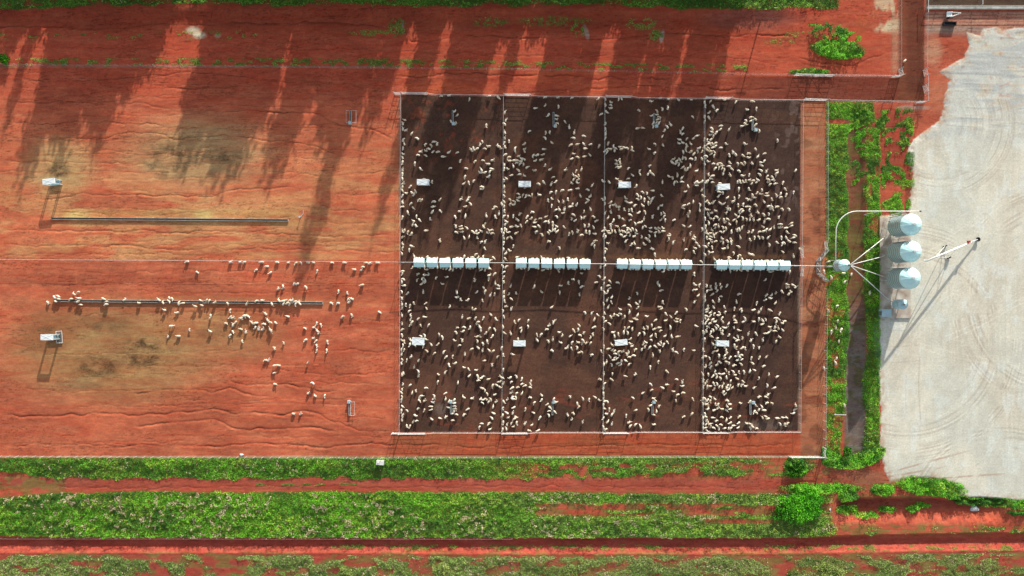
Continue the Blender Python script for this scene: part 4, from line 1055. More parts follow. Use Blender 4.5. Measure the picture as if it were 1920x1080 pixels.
# ------------------------------------------------------------------ odds and ends
x, y = W(712.5, 868, .8); t = thing('white_tank', 'white box shaped tank standing in the green roadside weeds', 'tank', (x, y, 0), R(-4)); mb = MB(); mb.box(-.68, .68, -.38, .38, .1, .85); o = mb.obj('body', 'white', t); mb = MB(); mb.lathe([(.16, .85), (.16, .92), (.01, .93)], 12, -.35, .05); mb.obj('lid', 'white', o)
mb = MB(); mb.box(-.6, -.45, -.4, .4, -.1, .1); mb.box(.45, .6, -.4, .4, -.1, .1); mb.obj('skid', 'rustframe', t)
x, y = W(1575, 777); t = thing('timber_plank', 'long pale plank lying across the green drain grass', 'plank', (x, y, .32), R(-1)); mb = MB(); mb.box(-1.25, 1.0, -.08, .08, 0, .07); mb.box(-1.1, -.95, -.12, .12, -.2, 0); mb.obj('board', 'woodm', t)
def rock(px, py, r, label, seed, sx=1.3):
    x, y = W(px, py); r2 = random.Random(seed); mb = MB(); V = []; F = []
    seg = 12; rings = [(.0, .75), (.5, .68), (.85, .42), (1.0, .1), (.95, -.2)]
    for i, (q, z) in enumerate(rings):
        for k in range(seg):
            a = 2 * math.pi * k / seg; w_ = 1 + .22 * math.sin(3 * a + seed) + r2.uniform(-.1, .1)
            V.append((q * r * sx * w_ * math.cos(a), q * r * w_ * math.sin(a), z * r * .8))
    for i in range(len(rings) - 1):
        for k in range(seg): F.append((i * seg + k, (i + 1) * seg + k, (i + 1) * seg + (k + 1) % seg, i * seg + (k + 1) % seg))
    mb.add((V, F)); o = mb.obj('boulder', 'rock', None); o.location = (x, y, float(zat(x, y)) + .05); tag(o, label, 'boulder'); return o
rock(1832, 956, .62, 'pale blue grey boulder in the red gully at lower right', 3)
o = rock(1556, 956, .28, 'small cream stone at the right foot of the big green bush', 5, .6); 
o = rock(453, 853, .3, 'small pale stone sitting against the lower yard fence', 7, 1.2)
x, y = W(1778, 46); t = thing('dark_trough', 'black trough lying on the paved loading area', 'trough', (x, y, .05), R(-1)); mb = MB(); mb.box(-1.15, 1.15, -.35, .35, 0, .12); mb.box(-1.15, 1.15, -.35, -.28, .12, .5); mb.box(-1.15, 1.15, .28, .35, .12, .5); mb.box(-1.15, -1.08, -.28, .28, .12, .5); mb.box(1.08, 1.15, -.28, .28, .12, .5); mb.obj('basin', 'dark', t)
x, y = W(1787, 27, .5); t = thing('small_trailer', 'small white two wheeled trailer with A shaped drawbar on the paving', 'trailer', (x, y, 0), R(2))
mb = MB(); mb.box(-1.2, -.2, -.45, .45, .45, .55); mb.box(-1.2, -.2, .41, .45, .55, .75); mb.box(-1.2, -.2, -.45, -.41, .55, .75); mb.obj('tray', 'shade', t)
mb = MB(); mb.tube([(-.3, .42, .5), (1.5, .25, .45)], .07, 6); mb.tube([(-.3, -.42, .5), (1.5, .22, .45)], .09, 6); mb.obj('drawbar', 'white', t)
for s_ in (-1, 1): mb = MB(); mb.tube([(-.8, s_ * .5, .28), (-.8, s_ * .62, .28)], .28, 14); mb.obj('wheel', 'dark', t)
# poles: a tall pole above the lane (its shadow falls across the red band)
x, y = W(1447, -40); t = thing('power_pole', 'slender pole beyond the top bank casting a thin shadow', 'pole', (x, y, 0)); mb = MB(); mb.tube([(0, 0, -.3), (0, 0, 6.2)], [.16, .11], 8); mb.obj('shaft', 'bark', t); mb = MB(); mb.box(-.9, .9, -.06, .06, 5.7, 5.85); mb.obj('crossarm', 'bark', t)
# pipes / bank outlet stones
SHEEP = [
(827,179,0,0),(841,178,0,0),(880,185,90,0),(917,179,0,0),(934,182,130,0),(852,208,25,0),(857,215,60,0),(845,227,115,0),(854,231,50,0),(758,224,160,0),
(755,231,80,0),(755,241,80,0),(760,244,10,0),(771,250,60,0),(782,259,135,0),(911,235,80,0),(755,262,75,0),(757,269,120,0),(755,277,85,0),
(797,270,30,0),(808,272,125,0),(813,265,0,0),(819,269,75,0),(803,278,160,0),(904,265,110,0),(900,271,60,0),(887,278,90,0),(894,278,20,0),
(909,278,150,0),(916,274,15,0),(933,273,130,0),(946,210,80,0),(948,225,70,0),(946,232,120,0),(946,248,110,0),(946,258,90,0),(954,264,100,0),
(945,267,70,0),(946,275,90,0),(937,276,120,0),(965,278,90,0),(983,269,50,0),(992,245,10,0),(1003,202,0,0),(1022,197,45,0),(1047,199,100,0),
(1028,215,70,0),(1043,216,170,0),(1043,223,160,0),(1044,230,175,0),(1042,234,110,0),(1059,227,120,0),(1067,238,110,0),(1076,248,80,0),(1023,248,95,0),
(1030,247,65,0),(1022,258,120,0),(1034,267,145,0),(1075,258,165,0),(1094,254,0,0),(1070,271,15,0),(1082,270,15,0),(1094,269,135,0),(1107,270,15,0),
(1123,273,70,0),(1097,278,0,0),(983,279,0,0),(1019,279,0,0),(1022,181,0,0),(1046,182,0,0),(1072,182,5,0),(1122,184,65,0),(1127,213,20,0),
(1135,185,100,0),(1160,185,90,0),(1165,184,120,0),(1145,191,130,0),(1135,196,110,0),(1145,196,140,0),(1145,202,20,0),(1137,209,130,0),(1135,231,85,0),
(1135,241,90,0),(1135,250,100,0),(1135,258,75,0),(1140,268,70,0),(1150,274,115,0),(1154,277,150,0),(1138,279,20,0),(1144,279,10,0),(1162,275,160,0),
(1170,276,160,0),(1176,277,130,0),(1185,277,95,0),(1165,279,0,0),(1198,206,130,0),(1195,240,15,0),(1205,239,165,0),(1220,189,150,0),(1222,216,30,0),
(1232,208,110,0),(1242,204,80,0),(1252,202,75,0),(1232,214,0,0),(1236,219,150,0),(1233,223,20,0),(1225,230,70,0),(1231,229,60,0),(1235,230,70,0),
(1225,237,80,0),(1238,183,10,0),(1253,185,0,0),(1272,186,150,0),(1296,186,0,0),(1299,218,140,0),(1257,233,130,0),(1251,237,115,0),(1246,244,70,0),
(1242,255,60,0),(1280,240,60,0),(1276,247,90,0),(1280,250,55,0),(1288,259,45,0),(1274,261,0,0),(1273,268,165,0),(1280,267,170,0),(1287,271,115,0),
(1295,269,135,0),(1300,259,20,0),(1307,254,10,0),(1228,269,160,0),(1243,272,135,0),(1217,279,0,0),(1286,277,70,0),(1311,277,30,0),(1321,192,100,0),
(1322,198,70,0),(1332,189,50,0),(1358,186,0,0),(1380,190,50,0),(1410,189,0,0),(1337,199,125,0),(1330,210,55,0),(1344,206,30,0),(1329,220,120,0),
(1321,218,90,0),(1321,227,70,0),(1401,205,0,0),(1418,203,80,0),(1408,219,20,0),(1416,223,140,0),(1408,226,15,0),(1399,226,100,0),(1397,232,135,0),
(1391,236,0,0),(1417,233,45,0),(1415,239,100,0),(1424,245,80,0),(1352,235,0,0),(1335,241,115,0),(1351,242,50,0),(1367,242,60,0),(1335,247,160,0),
(1343,248,50,0),(1332,252,10,0),(1338,254,65,0),(1321,260,90,0),(1326,262,80,0),(1333,261,50,0),(1330,267,150,0),(1342,267,15,0),(1327,270,20,0),
(1332,271,130,0),(1336,269,130,0),(1321,274,80,0),(1323,278,150,0),(1328,277,150,0),(1336,276,20,0),(1342,273,40,0),(1352,276,0,0),(1361,269,125,0),
(1396,269,130,0),(1458,263,110,0),(1417,279,120,0),(754,288,120,0),(754,295,100,0),(754,304,80,0),(754,318,90,0),(754,326,100,0),(754,335,100,0),
(755,344,30,0),(754,351,85,0),(754,357,120,0),(761,362,150,0),(754,366,75,0),(754,379,110,0),(754,387,0,0),(777,306,80,0),(788,316,130,0),
(788,284,0,0),(784,290,160,0),(798,291,135,0),(798,282,0,0),(811,284,45,0),(820,284,20,0),(830,293,0,0),(841,285,20,0),(857,285,20,0),(862,301,85,0),
(844,314,5,0),(873,315,0,0),(871,331,70,0),(869,344,30,0),(878,342,100,0),(887,339,80,0),(890,302,30,0),(905,300,0,0),(923,300,10,0),(915,307,0,0),
(902,318,120,0),(901,323,0,0),(909,323,30,0),(918,321,70,0),(921,316,165,0),(916,330,60,0),(769,349,50,0),(779,359,110,0),(772,361,140,0),
(775,365,40,0),(785,374,30,0),(790,375,60,0),(813,377,170,0),(824,374,50,0),(809,340,60,0),(794,335,0,0),(904,350,150,0),(902,354,0,0),(864,373,30,0),
(878,371,60,0),(882,382,120,0),(884,281,130,0),(770,381,30,0),(811,387,10,0),(872,387,20,0),(928,387,10,0),(876,375,45,0),(965,282,110,0),
(983,283,110,0),(947,289,20,0),(954,294,0,0),(972,292,15,0),(955,301,0,0),(963,300,20,0),(970,300,0,0),(977,297,130,0),(982,298,150,0),
(969,304,170,0),(976,302,0,0),(975,306,40,0),(981,307,120,0),(945,309,80,0),(945,316,85,0),(951,316,120,0),(962,311,110,0),(972,319,130,0),
(988,313,40,0),(999,291,40,0),(1007,290,20,0),(1018,289,30,0),(1003,301,10,0),(1014,299,15,0),(1022,309,80,0),(1002,319,20,0),(1031,317,25,0),
(974,326,0,0),(983,329,165,0),(959,328,20,0),(949,334,145,0),(945,338,80,0),(945,350,80,0),(945,359,110,0),(945,367,120,0),(945,378,110,0),
(940,382,120,0),(945,386,70,0),(1075,288,160,0),(1072,297,30,0),(1083,294,150,0),(1095,293,15,0),(1106,290,130,0),(1060,318,30,0),(1080,320,60,0),
(1090,317,70,0),(1075,328,120,0),(1080,330,150,0),(1085,329,110,0),(1075,336,70,0),(1084,336,30,0),(1072,343,150,0),(1082,342,140,0),(1037,331,0,0),
(1019,341,130,0),(1010,344,140,0),(1033,345,70,0),(1042,340,60,0),(1054,356,0,0),(1069,356,15,0),(1083,353,0,0),(1102,355,150,0),(1110,347,50,0),
(1042,359,60,0),(1032,360,50,0),(1011,365,0,0),(972,363,130,0),(980,365,55,0),(973,370,30,0),(986,367,80,0),(991,366,0,0),(997,365,90,0),
(956,374,140,0),(964,377,150,0),(970,375,140,0),(956,382,40,0),(963,383,10,0),(1027,375,75,0),(1034,372,120,0),(1047,377,120,0),(1056,378,85,0),
(1064,373,80,0),(1088,367,135,0),(1106,368,30,0),(1102,374,150,0),(1099,379,40,0),(1073,383,70,0),(1081,383,60,0),(1034,385,80,0),(1069,387,0,0),
(981,345,90,0),(984,350,90,0),(1134,283,20,0),(1138,284,60,0),(1152,281,90,0),(1185,281,140,0),(1227,286,20,0),(1281,284,110,0),(1286,281,120,0),
(1295,284,30,0),(1301,288,50,0),(1308,283,115,0),(1317,283,75,0),(1156,301,110,0),(1161,299,60,0),(1162,305,110,0),(1156,307,165,0),(1157,312,0,0),
(1162,313,40,0),(1178,315,60,0),(1199,320,80,0),(1200,326,110,0),(1218,310,25,0),(1215,326,75,0),(1219,322,100,0),(1224,326,140,0),(1186,328,140,0),
(1178,334,0,0),(1156,335,150,0),(1142,341,130,0),(1130,339,120,0),(1259,303,110,0),(1263,298,0,0),(1262,305,135,0),(1269,301,30,0),(1274,298,130,0),
(1268,305,40,0),(1276,302,140,0),(1273,308,60,0),(1280,296,70,0),(1285,296,110,0),(1296,297,150,0),(1304,297,100,0),(1316,297,120,0),(1280,313,30,0),
(1284,317,90,0),(1289,316,70,0),(1294,311,80,0),(1306,320,10,0),(1254,330,145,0),(1261,333,100,0),(1270,328,85,0),(1278,333,60,0),(1269,340,130,0),
(1264,342,70,0),(1278,340,0,0),(1242,341,90,0),(1306,340,30,0),(1304,344,0,0),(1309,342,150,0),(1307,347,10,0),(1316,340,60,0),(1290,349,120,0),
(1285,359,0,0),(1316,356,60,0),(1318,367,120,0),(1193,348,80,0),(1224,357,0,0),(1205,360,130,0),(1195,365,130,0),(1213,362,80,0),(1240,366,110,0),
(1202,370,80,0),(1196,373,135,0),(1208,374,85,0),(1217,371,120,0),(1223,372,50,0),(1215,380,80,0),(1220,378,60,0),(1172,370,100,0),(1174,377,150,0),
(1182,380,15,0),(1130,373,110,0),(1134,371,100,0),(1134,381,80,0),(1145,379,50,0),(1150,384,0,0),(1143,386,60,0),(1155,385,120,0),(1190,385,60,0),
(1205,385,150,0),(1240,385,0,0),(1300,378,80,0),(1291,382,30,0),(1282,385,20,0),(1313,384,80,0),(1160,387,0,0),(1163,340,0,0),(1326,281,140,0),
(1332,283,0,0),(1340,285,120,0),(1333,288,30,0),(1339,291,70,0),(1324,292,140,0),(1322,296,150,0),(1327,302,135,0),(1321,307,110,0),(1338,306,160,0),
(1351,306,150,0),(1346,309,140,0),(1353,310,20,0),(1341,315,40,0),(1348,314,80,0),(1354,315,60,0),(1358,318,80,0),(1356,325,75,0),(1367,290,110,0),
(1374,285,80,0),(1379,289,130,0),(1404,287,160,0),(1393,291,140,0),(1403,295,150,0),(1434,287,0,0),(1421,293,50,0),(1368,304,130,0),(1367,311,165,0),
(1372,316,150,0),(1384,306,135,0),(1391,306,140,0),(1397,305,120,0),(1410,306,130,0),(1427,304,160,0),(1433,301,60,0),(1428,310,150,0),
(1369,328,120,0),(1386,320,125,0),(1392,329,155,0),(1405,327,75,0),(1427,319,135,0),(1437,321,70,0),(1425,327,130,0),(1456,319,170,0),(1457,324,30,0),
(1455,327,120,0),(1492,319,60,0),(1328,327,110,0),(1336,329,10,0),(1333,334,0,0),(1336,341,10,0),(1327,339,70,0),(1324,341,45,0),(1350,343,0,0),
(1383,340,85,0),(1387,340,90,0),(1393,340,110,0),(1398,339,80,0),(1405,337,10,0),(1412,338,0,0),(1410,343,50,0),(1421,337,150,0),(1419,341,30,0),
(1439,330,60,0),(1441,336,150,0),(1448,332,130,0),(1450,337,155,0),(1441,341,0,0),(1444,345,50,0),(1453,344,20,0),(1468,342,65,0),(1385,354,90,0),
(1404,354,100,0),(1429,356,100,0),(1472,354,130,0),(1488,360,70,0),(1348,359,0,0),(1355,360,120,0),(1347,367,60,0),(1420,361,60,0),(1426,363,165,0),
(1411,366,110,0),(1415,370,10,0),(1438,362,0,0),(1439,367,20,0),(1456,366,100,0),(1464,363,80,0),(1464,369,20,0),(1474,365,75,0),(1364,370,40,0),
(1377,371,110,0),(1374,377,15,0),(1386,368,90,0),(1402,373,110,0),(1407,374,150,0),(1447,373,90,0),(1433,378,125,0),(1325,377,40,0),(1329,381,120,0),
(1337,379,50,0),(1350,380,140,0),(1356,382,20,0),(1384,384,90,0),(1393,383,70,0),(1417,384,120,0),(1400,387,0,0),(1406,387,150,0),(1441,386,30,0),
(1457,387,0,0),(1447,387,140,0),(774,389,130,0),(764,398,110,0),(780,405,85,0),(754,407,80,0),(786,412,130,0),(775,414,160,0),(773,421,70,0),
(779,423,110,0),(754,433,90,0),(758,432,90,0),(764,435,60,0),(771,438,70,0),(754,444,50,0),(754,457,120,0),(771,461,160,0),(754,465,60,0),
(767,468,75,0),(753,475,100,0),(776,480,110,0),(800,481,40,0),(810,397,60,0),(825,395,140,0),(806,410,90,0),(798,432,10,0),(824,451,110,0),
(861,396,0,0),(853,406,120,0),(872,405,75,0),(854,424,90,0),(864,424,25,0),(865,429,25,0),(865,434,5,0),(855,435,160,0),(875,427,120,0),
(870,446,110,0),(879,444,80,0),(886,434,145,0),(892,434,60,0),(896,437,40,0),(902,433,155,0),(894,445,80,0),(902,453,20,0),(909,453,85,0),
(908,465,110,0),(911,404,110,0),(928,406,100,0),(926,390,50,0),(935,400,80,0),(909,419,70,0),(906,425,130,0),(916,431,110,0),(921,431,30,0),
(914,436,150,0),(922,437,30,0),(891,477,60,0),(870,481,80,0),(886,482,165,0),(896,483,40,0),(905,482,100,0),(925,483,140,0),(919,488,50,0),
(945,395,75,0),(944,405,70,0),(952,406,90,0),(962,404,90,0),(974,401,60,0),(970,412,150,0),(949,415,150,0),(947,420,70,0),(958,425,25,0),
(968,424,140,0),(976,422,120,0),(940,431,90,0),(946,429,90,0),(949,431,90,0),(944,438,90,0),(954,435,20,0),(967,437,25,0),(951,446,60,0),
(958,445,130,0),(944,446,110,0),(944,455,80,0),(962,461,80,0),(944,467,100,0),(954,469,125,0),(948,475,30,0),(947,485,125,0),(944,489,110,0),
(998,397,160,0),(988,406,60,0),(996,409,60,0),(987,415,50,0),(1003,412,50,0),(1002,417,0,0),(1013,409,0,0),(1023,406,20,0),(1022,415,10,0),
(1028,416,105,0),(1002,425,170,0),(1010,423,140,0),(1036,418,100,0),(1036,424,100,0),(1005,434,20,0),(1016,440,110,0),(1031,433,140,0),
(1028,436,150,0),(1036,431,80,0),(1040,430,90,0),(1043,424,150,0),(1044,434,45,0),(1029,452,170,0),(1049,465,100,0),(1044,406,120,0),(1042,393,30,0),
(1048,392,130,0),(1058,392,80,0),(1056,399,30,0),(1075,402,160,0),(1072,410,70,0),(1078,413,30,0),(1057,425,125,0),(1067,438,80,0),(1073,435,110,0),
(1090,408,90,0),(1095,407,65,0),(1095,396,90,0),(1107,392,110,0),(1113,406,130,0),(1117,414,40,0),(1096,423,90,0),(1104,422,95,0),(1113,426,110,0),
(1083,433,60,0),(1090,440,30,0),(1098,434,75,0),(1105,435,90,0),(1115,438,0,0),(1115,451,30,0),(1110,457,60,0),(1114,461,80,0),(969,482,0,0),
(1015,483,90,0),(1066,483,150,0),(1134,399,90,0),(1145,397,110,0),(1160,391,95,0),(1170,392,95,0),(1179,393,90,0),(1184,393,90,0),(1140,408,50,0),
(1150,413,80,0),(1161,406,95,0),(1168,410,140,0),(1181,402,165,0),(1181,412,0,0),(1145,420,10,0),(1145,425,90,0),(1157,424,165,0),(1170,423,15,0),
(1177,427,170,0),(1133,428,90,0),(1131,432,30,0),(1140,433,15,0),(1147,433,90,0),(1153,434,120,0),(1142,437,0,0),(1132,440,60,0),(1135,444,80,0),
(1139,456,155,0),(1136,466,140,0),(1134,472,80,0),(1133,485,100,0),(1161,432,110,0),(1167,433,130,0),(1171,434,140,0),(1176,431,70,0),
(1182,431,120,0),(1186,429,120,0),(1193,432,100,0),(1177,436,20,0),(1165,440,150,0),(1171,443,25,0),(1181,440,70,0),(1192,437,130,0),(1189,443,5,0),
(1173,452,60,0),(1184,458,70,0),(1189,456,120,0),(1198,398,45,0),(1209,397,120,0),(1191,419,110,0),(1198,417,15,0),(1203,416,60,0),(1207,410,85,0),
(1205,426,70,0),(1210,424,140,0),(1220,427,20,0),(1229,428,130,0),(1235,427,150,0),(1242,427,120,0),(1220,434,170,0),(1229,435,15,0),(1235,434,110,0),
(1243,433,0,0),(1218,442,90,0),(1228,441,115,0),(1203,444,75,0),(1212,447,150,0),(1217,451,125,0),(1207,457,110,0),(1196,465,175,0),(1223,466,150,0),
(1227,477,95,0),(1223,406,85,0),(1234,390,85,0),(1240,400,100,0),(1245,399,140,0),(1245,405,40,0),(1239,412,30,0),(1247,412,75,0),(1264,412,25,0),
(1256,439,140,0),(1254,442,170,0),(1254,448,100,0),(1262,454,80,0),(1282,423,150,0),(1294,424,55,0),(1293,397,95,0),(1290,404,100,0),(1312,394,105,0),
(1282,450,95,0),(1294,438,90,0),(1302,444,140,0),(1300,448,150,0),(1306,455,145,0),(1311,461,120,0),(1303,465,165,0),(1300,472,105,0),
(1317,429,110,0),(1315,490,150,0),(1280,389,150,0),(1286,467,0,0),(1323,392,120,0),(1328,393,150,0),(1342,395,0,0),(1334,399,10,0),(1328,402,120,0),
(1322,409,100,0),(1364,391,100,0),(1369,392,80,0),(1362,398,30,0),(1390,392,10,0),(1386,397,80,0),(1392,396,40,0),(1405,393,60,0),(1421,398,140,0),
(1432,402,115,0),(1442,401,80,0),(1441,410,155,0),(1444,390,100,0),(1448,391,120,0),(1467,392,110,0),(1480,392,110,0),(1460,407,90,0),
(1380,403,150,0),(1385,406,45,0),(1393,409,85,0),(1400,411,90,0),(1406,411,90,0),(1408,404,120,0),(1413,412,90,0),(1423,412,45,0),(1433,415,85,0),
(1332,409,160,0),(1338,410,50,0),(1344,406,130,0),(1348,411,75,0),(1357,412,90,0),(1360,416,60,0),(1364,410,160,0),(1376,412,40,0),(1381,416,90,0),
(1329,418,90,0),(1323,424,85,0),(1341,421,20,0),(1341,426,70,0),(1347,424,100,0),(1356,426,100,0),(1361,428,110,0),(1368,420,150,0),(1391,426,75,0),
(1352,434,130,0),(1357,434,60,0),(1371,434,100,0),(1382,431,100,0),(1386,430,120,0),(1335,431,130,0),(1324,434,70,0),(1332,437,10,0),(1327,438,140,0),
(1342,438,50,0),(1338,441,100,0),(1325,445,80,0),(1332,443,170,0),(1331,448,160,0),(1334,453,150,0),(1342,452,10,0),(1354,447,150,0),(1353,452,10,0),
(1356,455,80,0),(1364,452,120,0),(1370,448,130,0),(1371,454,110,0),(1328,457,50,0),(1323,462,140,0),(1335,463,100,0),(1364,463,95,0),(1357,466,20,0),
(1329,473,120,0),(1335,473,30,0),(1376,474,130,0),(1385,462,140,0),(1388,445,115,0),(1406,449,95,0),(1415,445,100,0),(1423,444,130,0),
(1430,445,110,0),(1440,445,60,0),(1404,435,50,0),(1411,433,60,0),(1424,434,10,0),(1432,433,15,0),(1437,430,50,0),(1444,430,40,0),(1431,425,140,0),
(1451,426,110,0),(1464,420,170,0),(1462,426,0,0),(1484,418,20,0),(1484,423,20,0),(1474,427,10,0),(1476,435,125,0),(1465,445,90,0),(1474,445,120,0),
(1488,445,15,0),(1491,441,140,0),(1457,454,130,0),(1467,457,80,0),(1471,455,120,0),(1480,452,150,0),(1489,454,0,0),(1443,459,75,0),(1468,472,150,0),
(1499,467,110,0),(1488,480,110,0),(1388,478,160,0),(1383,482,90,0),(1366,482,0,0),(1405,476,145,0),(1412,477,135,0),(1339,486,140,0),(1322,477,110,0),
(1365,486,90,0),(1391,486,120,0),(773,501,70,0),(787,500,90,0),(800,505,15,0),(831,502,80,0),(837,503,50,0),(843,505,40,0),(849,505,70,0),
(909,505,80,0),(902,505,30,0),(917,503,0,0),(754,508,0,0),(754,512,90,0),(756,523,140,0),(753,528,80,0),(757,535,0,0),(753,547,90,0),(764,549,55,0),
(753,559,85,0),(753,570,90,0),(760,571,70,0),(753,577,80,0),(768,573,80,0),(775,568,105,0),(783,513,20,0),(781,525,80,0),(796,515,0,0),(803,514,50,0),
(792,521,30,0),(794,528,130,0),(797,526,95,0),(790,532,50,0),(793,547,90,0),(817,521,60,0),(837,519,25,0),(829,532,0,0),(798,568,30,0),
(799,578,120,0),(843,575,45,0),(766,583,60,0),(769,591,100,0),(753,591,100,0),(769,599,80,0),(783,598,50,0),(795,594,170,0),(856,548,105,0),
(857,557,30,0),(863,561,90,0),(877,562,45,0),(890,525,65,0),(894,547,60,0),(906,539,120,0),(909,546,60,0),(904,563,85,0),(919,553,60,0),
(927,551,80,0),(916,522,80,0),(917,516,10,0),(927,513,30,0),(928,531,110,0),(934,535,150,0),(934,541,0,0),(885,578,80,0),(890,580,40,0),
(866,594,80,0),(878,597,20,0),(891,596,50,0),(906,596,75,0),(920,590,130,0),(929,598,110,0),(896,603,0,0),(948,500,60,0),(942,498,130,0),
(944,510,30,0),(944,519,70,0),(944,528,90,0),(944,548,95,0),(944,557,80,0),(945,564,100,0),(948,574,20,0),(943,583,80,0),(944,593,115,0),
(957,536,65,0),(954,551,60,0),(967,549,90,0),(958,560,145,0),(958,579,70,0),(1002,537,75,0),(1015,547,150,0),(1034,576,30,0),(1018,506,15,0),
(991,503,100,0),(1047,508,130,0),(1049,548,85,0),(1051,535,0,0),(1065,530,80,0),(1074,523,0,0),(1085,528,100,0),(1090,512,155,0),(1090,537,40,0),
(1086,552,110,0),(1124,518,120,0),(1118,529,10,0),(1127,541,100,0),(1126,500,80,0),(1097,586,100,0),(1109,587,70,0),(1120,590,130,0),(1114,599,60,0),
(972,600,70,0),(990,601,60,0),(1039,602,50,0),(964,603,90,0),(1134,498,60,0),(1133,522,70,0),(1132,531,90,0),(1143,527,140,0),(1140,535,30,0),
(1143,540,30,0),(1139,547,80,0),(1133,548,110,0),(1158,529,0,0),(1147,557,60,0),(1138,562,75,0),(1146,566,110,0),(1132,570,100,0),(1140,576,70,0),
(1133,587,90,0),(1132,596,90,0),(1163,580,170,0),(1145,594,120,0),(1151,590,80,0),(1158,591,140,0),(1163,588,140,0),(1171,594,85,0),(1180,585,70,0),
(1180,559,50,0),(1180,572,150,0),(1195,550,95,0),(1199,565,85,0),(1193,569,120,0),(1196,576,60,0),(1195,591,60,0),(1190,597,20,0),(1193,599,0,0),
(1212,593,160,0),(1243,509,10,0),(1233,530,100,0),(1236,535,110,0),(1239,544,35,0),(1242,566,90,0),(1236,575,0,0),(1240,579,45,0),(1248,588,115,0),
(1258,594,135,0),(1268,586,50,0),(1287,580,100,0),(1269,598,150,0),(1275,601,60,0),(1248,601,0,0),(1229,600,30,0),(1301,513,70,0),(1302,533,120,0),
(1311,534,50,0),(1300,543,50,0),(1305,543,20,0),(1309,554,45,0),(1302,566,70,0),(1135,602,20,0),(1183,603,0,0),(1268,603,0,0),(1342,532,90,0),
(1325,536,80,0),(1332,537,70,0),(1326,545,60,0),(1333,543,10,0),(1342,539,90,0),(1345,545,65,0),(1350,533,70,0),(1352,538,40,0),(1363,535,60,0),
(1336,551,30,0),(1352,555,165,0),(1321,556,80,0),(1322,563,80,0),(1337,565,120,0),(1348,563,80,0),(1327,575,90,0),(1338,576,120,0),(1358,575,100,0),
(1325,580,40,0),(1325,584,20,0),(1332,586,20,0),(1324,592,160,0),(1332,591,60,0),(1339,588,40,0),(1322,596,110,0),(1327,600,50,0),(1336,599,40,0),
(1340,603,0,0),(1349,586,130,0),(1359,585,40,0),(1347,591,170,0),(1354,596,50,0),(1355,603,120,0),(1377,578,90,0),(1381,566,110,0),(1385,551,35,0),
(1389,579,30,0),(1391,583,70,0),(1413,581,20,0),(1419,568,70,0),(1427,579,60,0),(1423,585,60,0),(1437,553,50,0),(1435,562,30,0),(1447,553,40,0),
(1444,559,150,0),(1455,549,45,0),(1454,568,50,0),(1443,581,150,0),(1436,524,70,0),(1445,509,0,0),(1369,508,110,0),(1466,546,120,0),(1476,533,150,0),
(1477,538,0,0),(1487,534,160,0),(1492,538,40,0),(1482,546,110,0),(1479,551,60,0),(1462,587,60,0),(1455,596,160,0),(1459,597,140,0),(1471,602,10,0),
(1436,599,100,0),(1430,601,130,0),(1423,598,90,0),(1413,603,0,0),(1397,597,110,0),(1376,594,60,0),(1379,601,130,0),(1394,603,20,0),(1456,603,60,0),
(1480,509,90,0),(1459,505,0,0),(753,607,85,0),(753,618,60,0),(753,628,110,0),(753,638,120,0),(757,640,90,0),(755,647,100,0),(752,655,85,0),
(757,656,70,0),(752,664,85,0),(753,674,110,0),(752,681,100,0),(753,703,90,0),(756,700,100,0),(769,609,25,0),(788,610,110,0),(803,609,50,0),
(789,630,145,0),(796,629,90,0),(798,636,155,0),(769,637,120,0),(768,646,85,0),(823,627,120,0),(829,632,120,0),(808,646,120,0),(821,645,60,0),
(800,658,125,0),(814,662,25,0),(770,669,30,0),(762,675,80,0),(784,676,70,0),(776,688,70,0),(784,696,110,0),(784,704,80,0),(821,702,130,0),
(834,698,70,0),(831,660,80,0),(836,669,40,0),(848,668,60,0),(841,684,100,0),(853,681,40,0),(857,614,0,0),(870,613,150,0),(868,621,40,0),
(881,614,80,0),(894,606,60,0),(899,613,120,0),(901,619,100,0),(855,623,100,0),(851,638,130,0),(866,638,90,0),(861,647,0,0),(884,654,20,0),
(896,652,130,0),(904,657,90,0),(871,664,90,0),(905,644,125,0),(913,640,95,0),(895,640,80,0),(894,631,30,0),(899,630,90,0),(917,616,50,0),
(927,617,130,0),(911,624,70,0),(923,630,65,0),(917,657,130,0),(924,658,40,0),(932,669,70,0),(908,676,10,0),(922,684,85,0),(869,689,150,0),
(878,692,120,0),(892,694,165,0),(879,705,40,0),(895,705,110,0),(905,706,30,0),(901,709,0,0),(915,711,10,0),(772,604,60,0),(777,647,160,0),
(793,648,90,0),(943,613,100,0),(945,624,130,0),(957,625,110,0),(976,615,10,0),(977,621,60,0),(990,612,110,0),(971,636,90,0),(940,652,60,0),
(943,665,90,0),(960,664,150,0),(943,693,80,0),(941,708,170,0),(956,708,40,0),(968,706,95,0),(978,710,80,0),(1006,627,95,0),(1014,627,50,0),
(1007,638,130,0),(1029,610,45,0),(1025,617,0,0),(1028,640,105,0),(1036,636,90,0),(1048,623,160,0),(1054,629,50,0),(1051,642,160,0),(1035,657,125,0),
(1037,605,80,0),(1075,619,130,0),(1086,610,120,0),(1084,618,100,0),(1069,630,40,0),(1087,628,0,0),(1094,624,70,0),(1114,613,20,0),(1111,627,110,0),
(1107,633,50,0),(1093,638,140,0),(1072,642,45,0),(1084,642,0,0),(1091,644,80,0),(1099,643,50,0),(1107,643,50,0),(1064,650,60,0),(1061,653,20,0),
(1071,653,100,0),(1082,652,70,0),(1086,661,10,0),(1091,660,150,0),(1109,665,15,0),(1127,658,110,0),(1125,711,150,0),(938,706,150,0),(1143,607,130,0),
(1132,617,80,0),(1171,615,90,0),(1178,614,40,0),(1185,617,90,0),(1149,623,0,0),(1152,630,100,0),(1159,626,90,0),(1169,623,100,0),(1177,624,80,0),
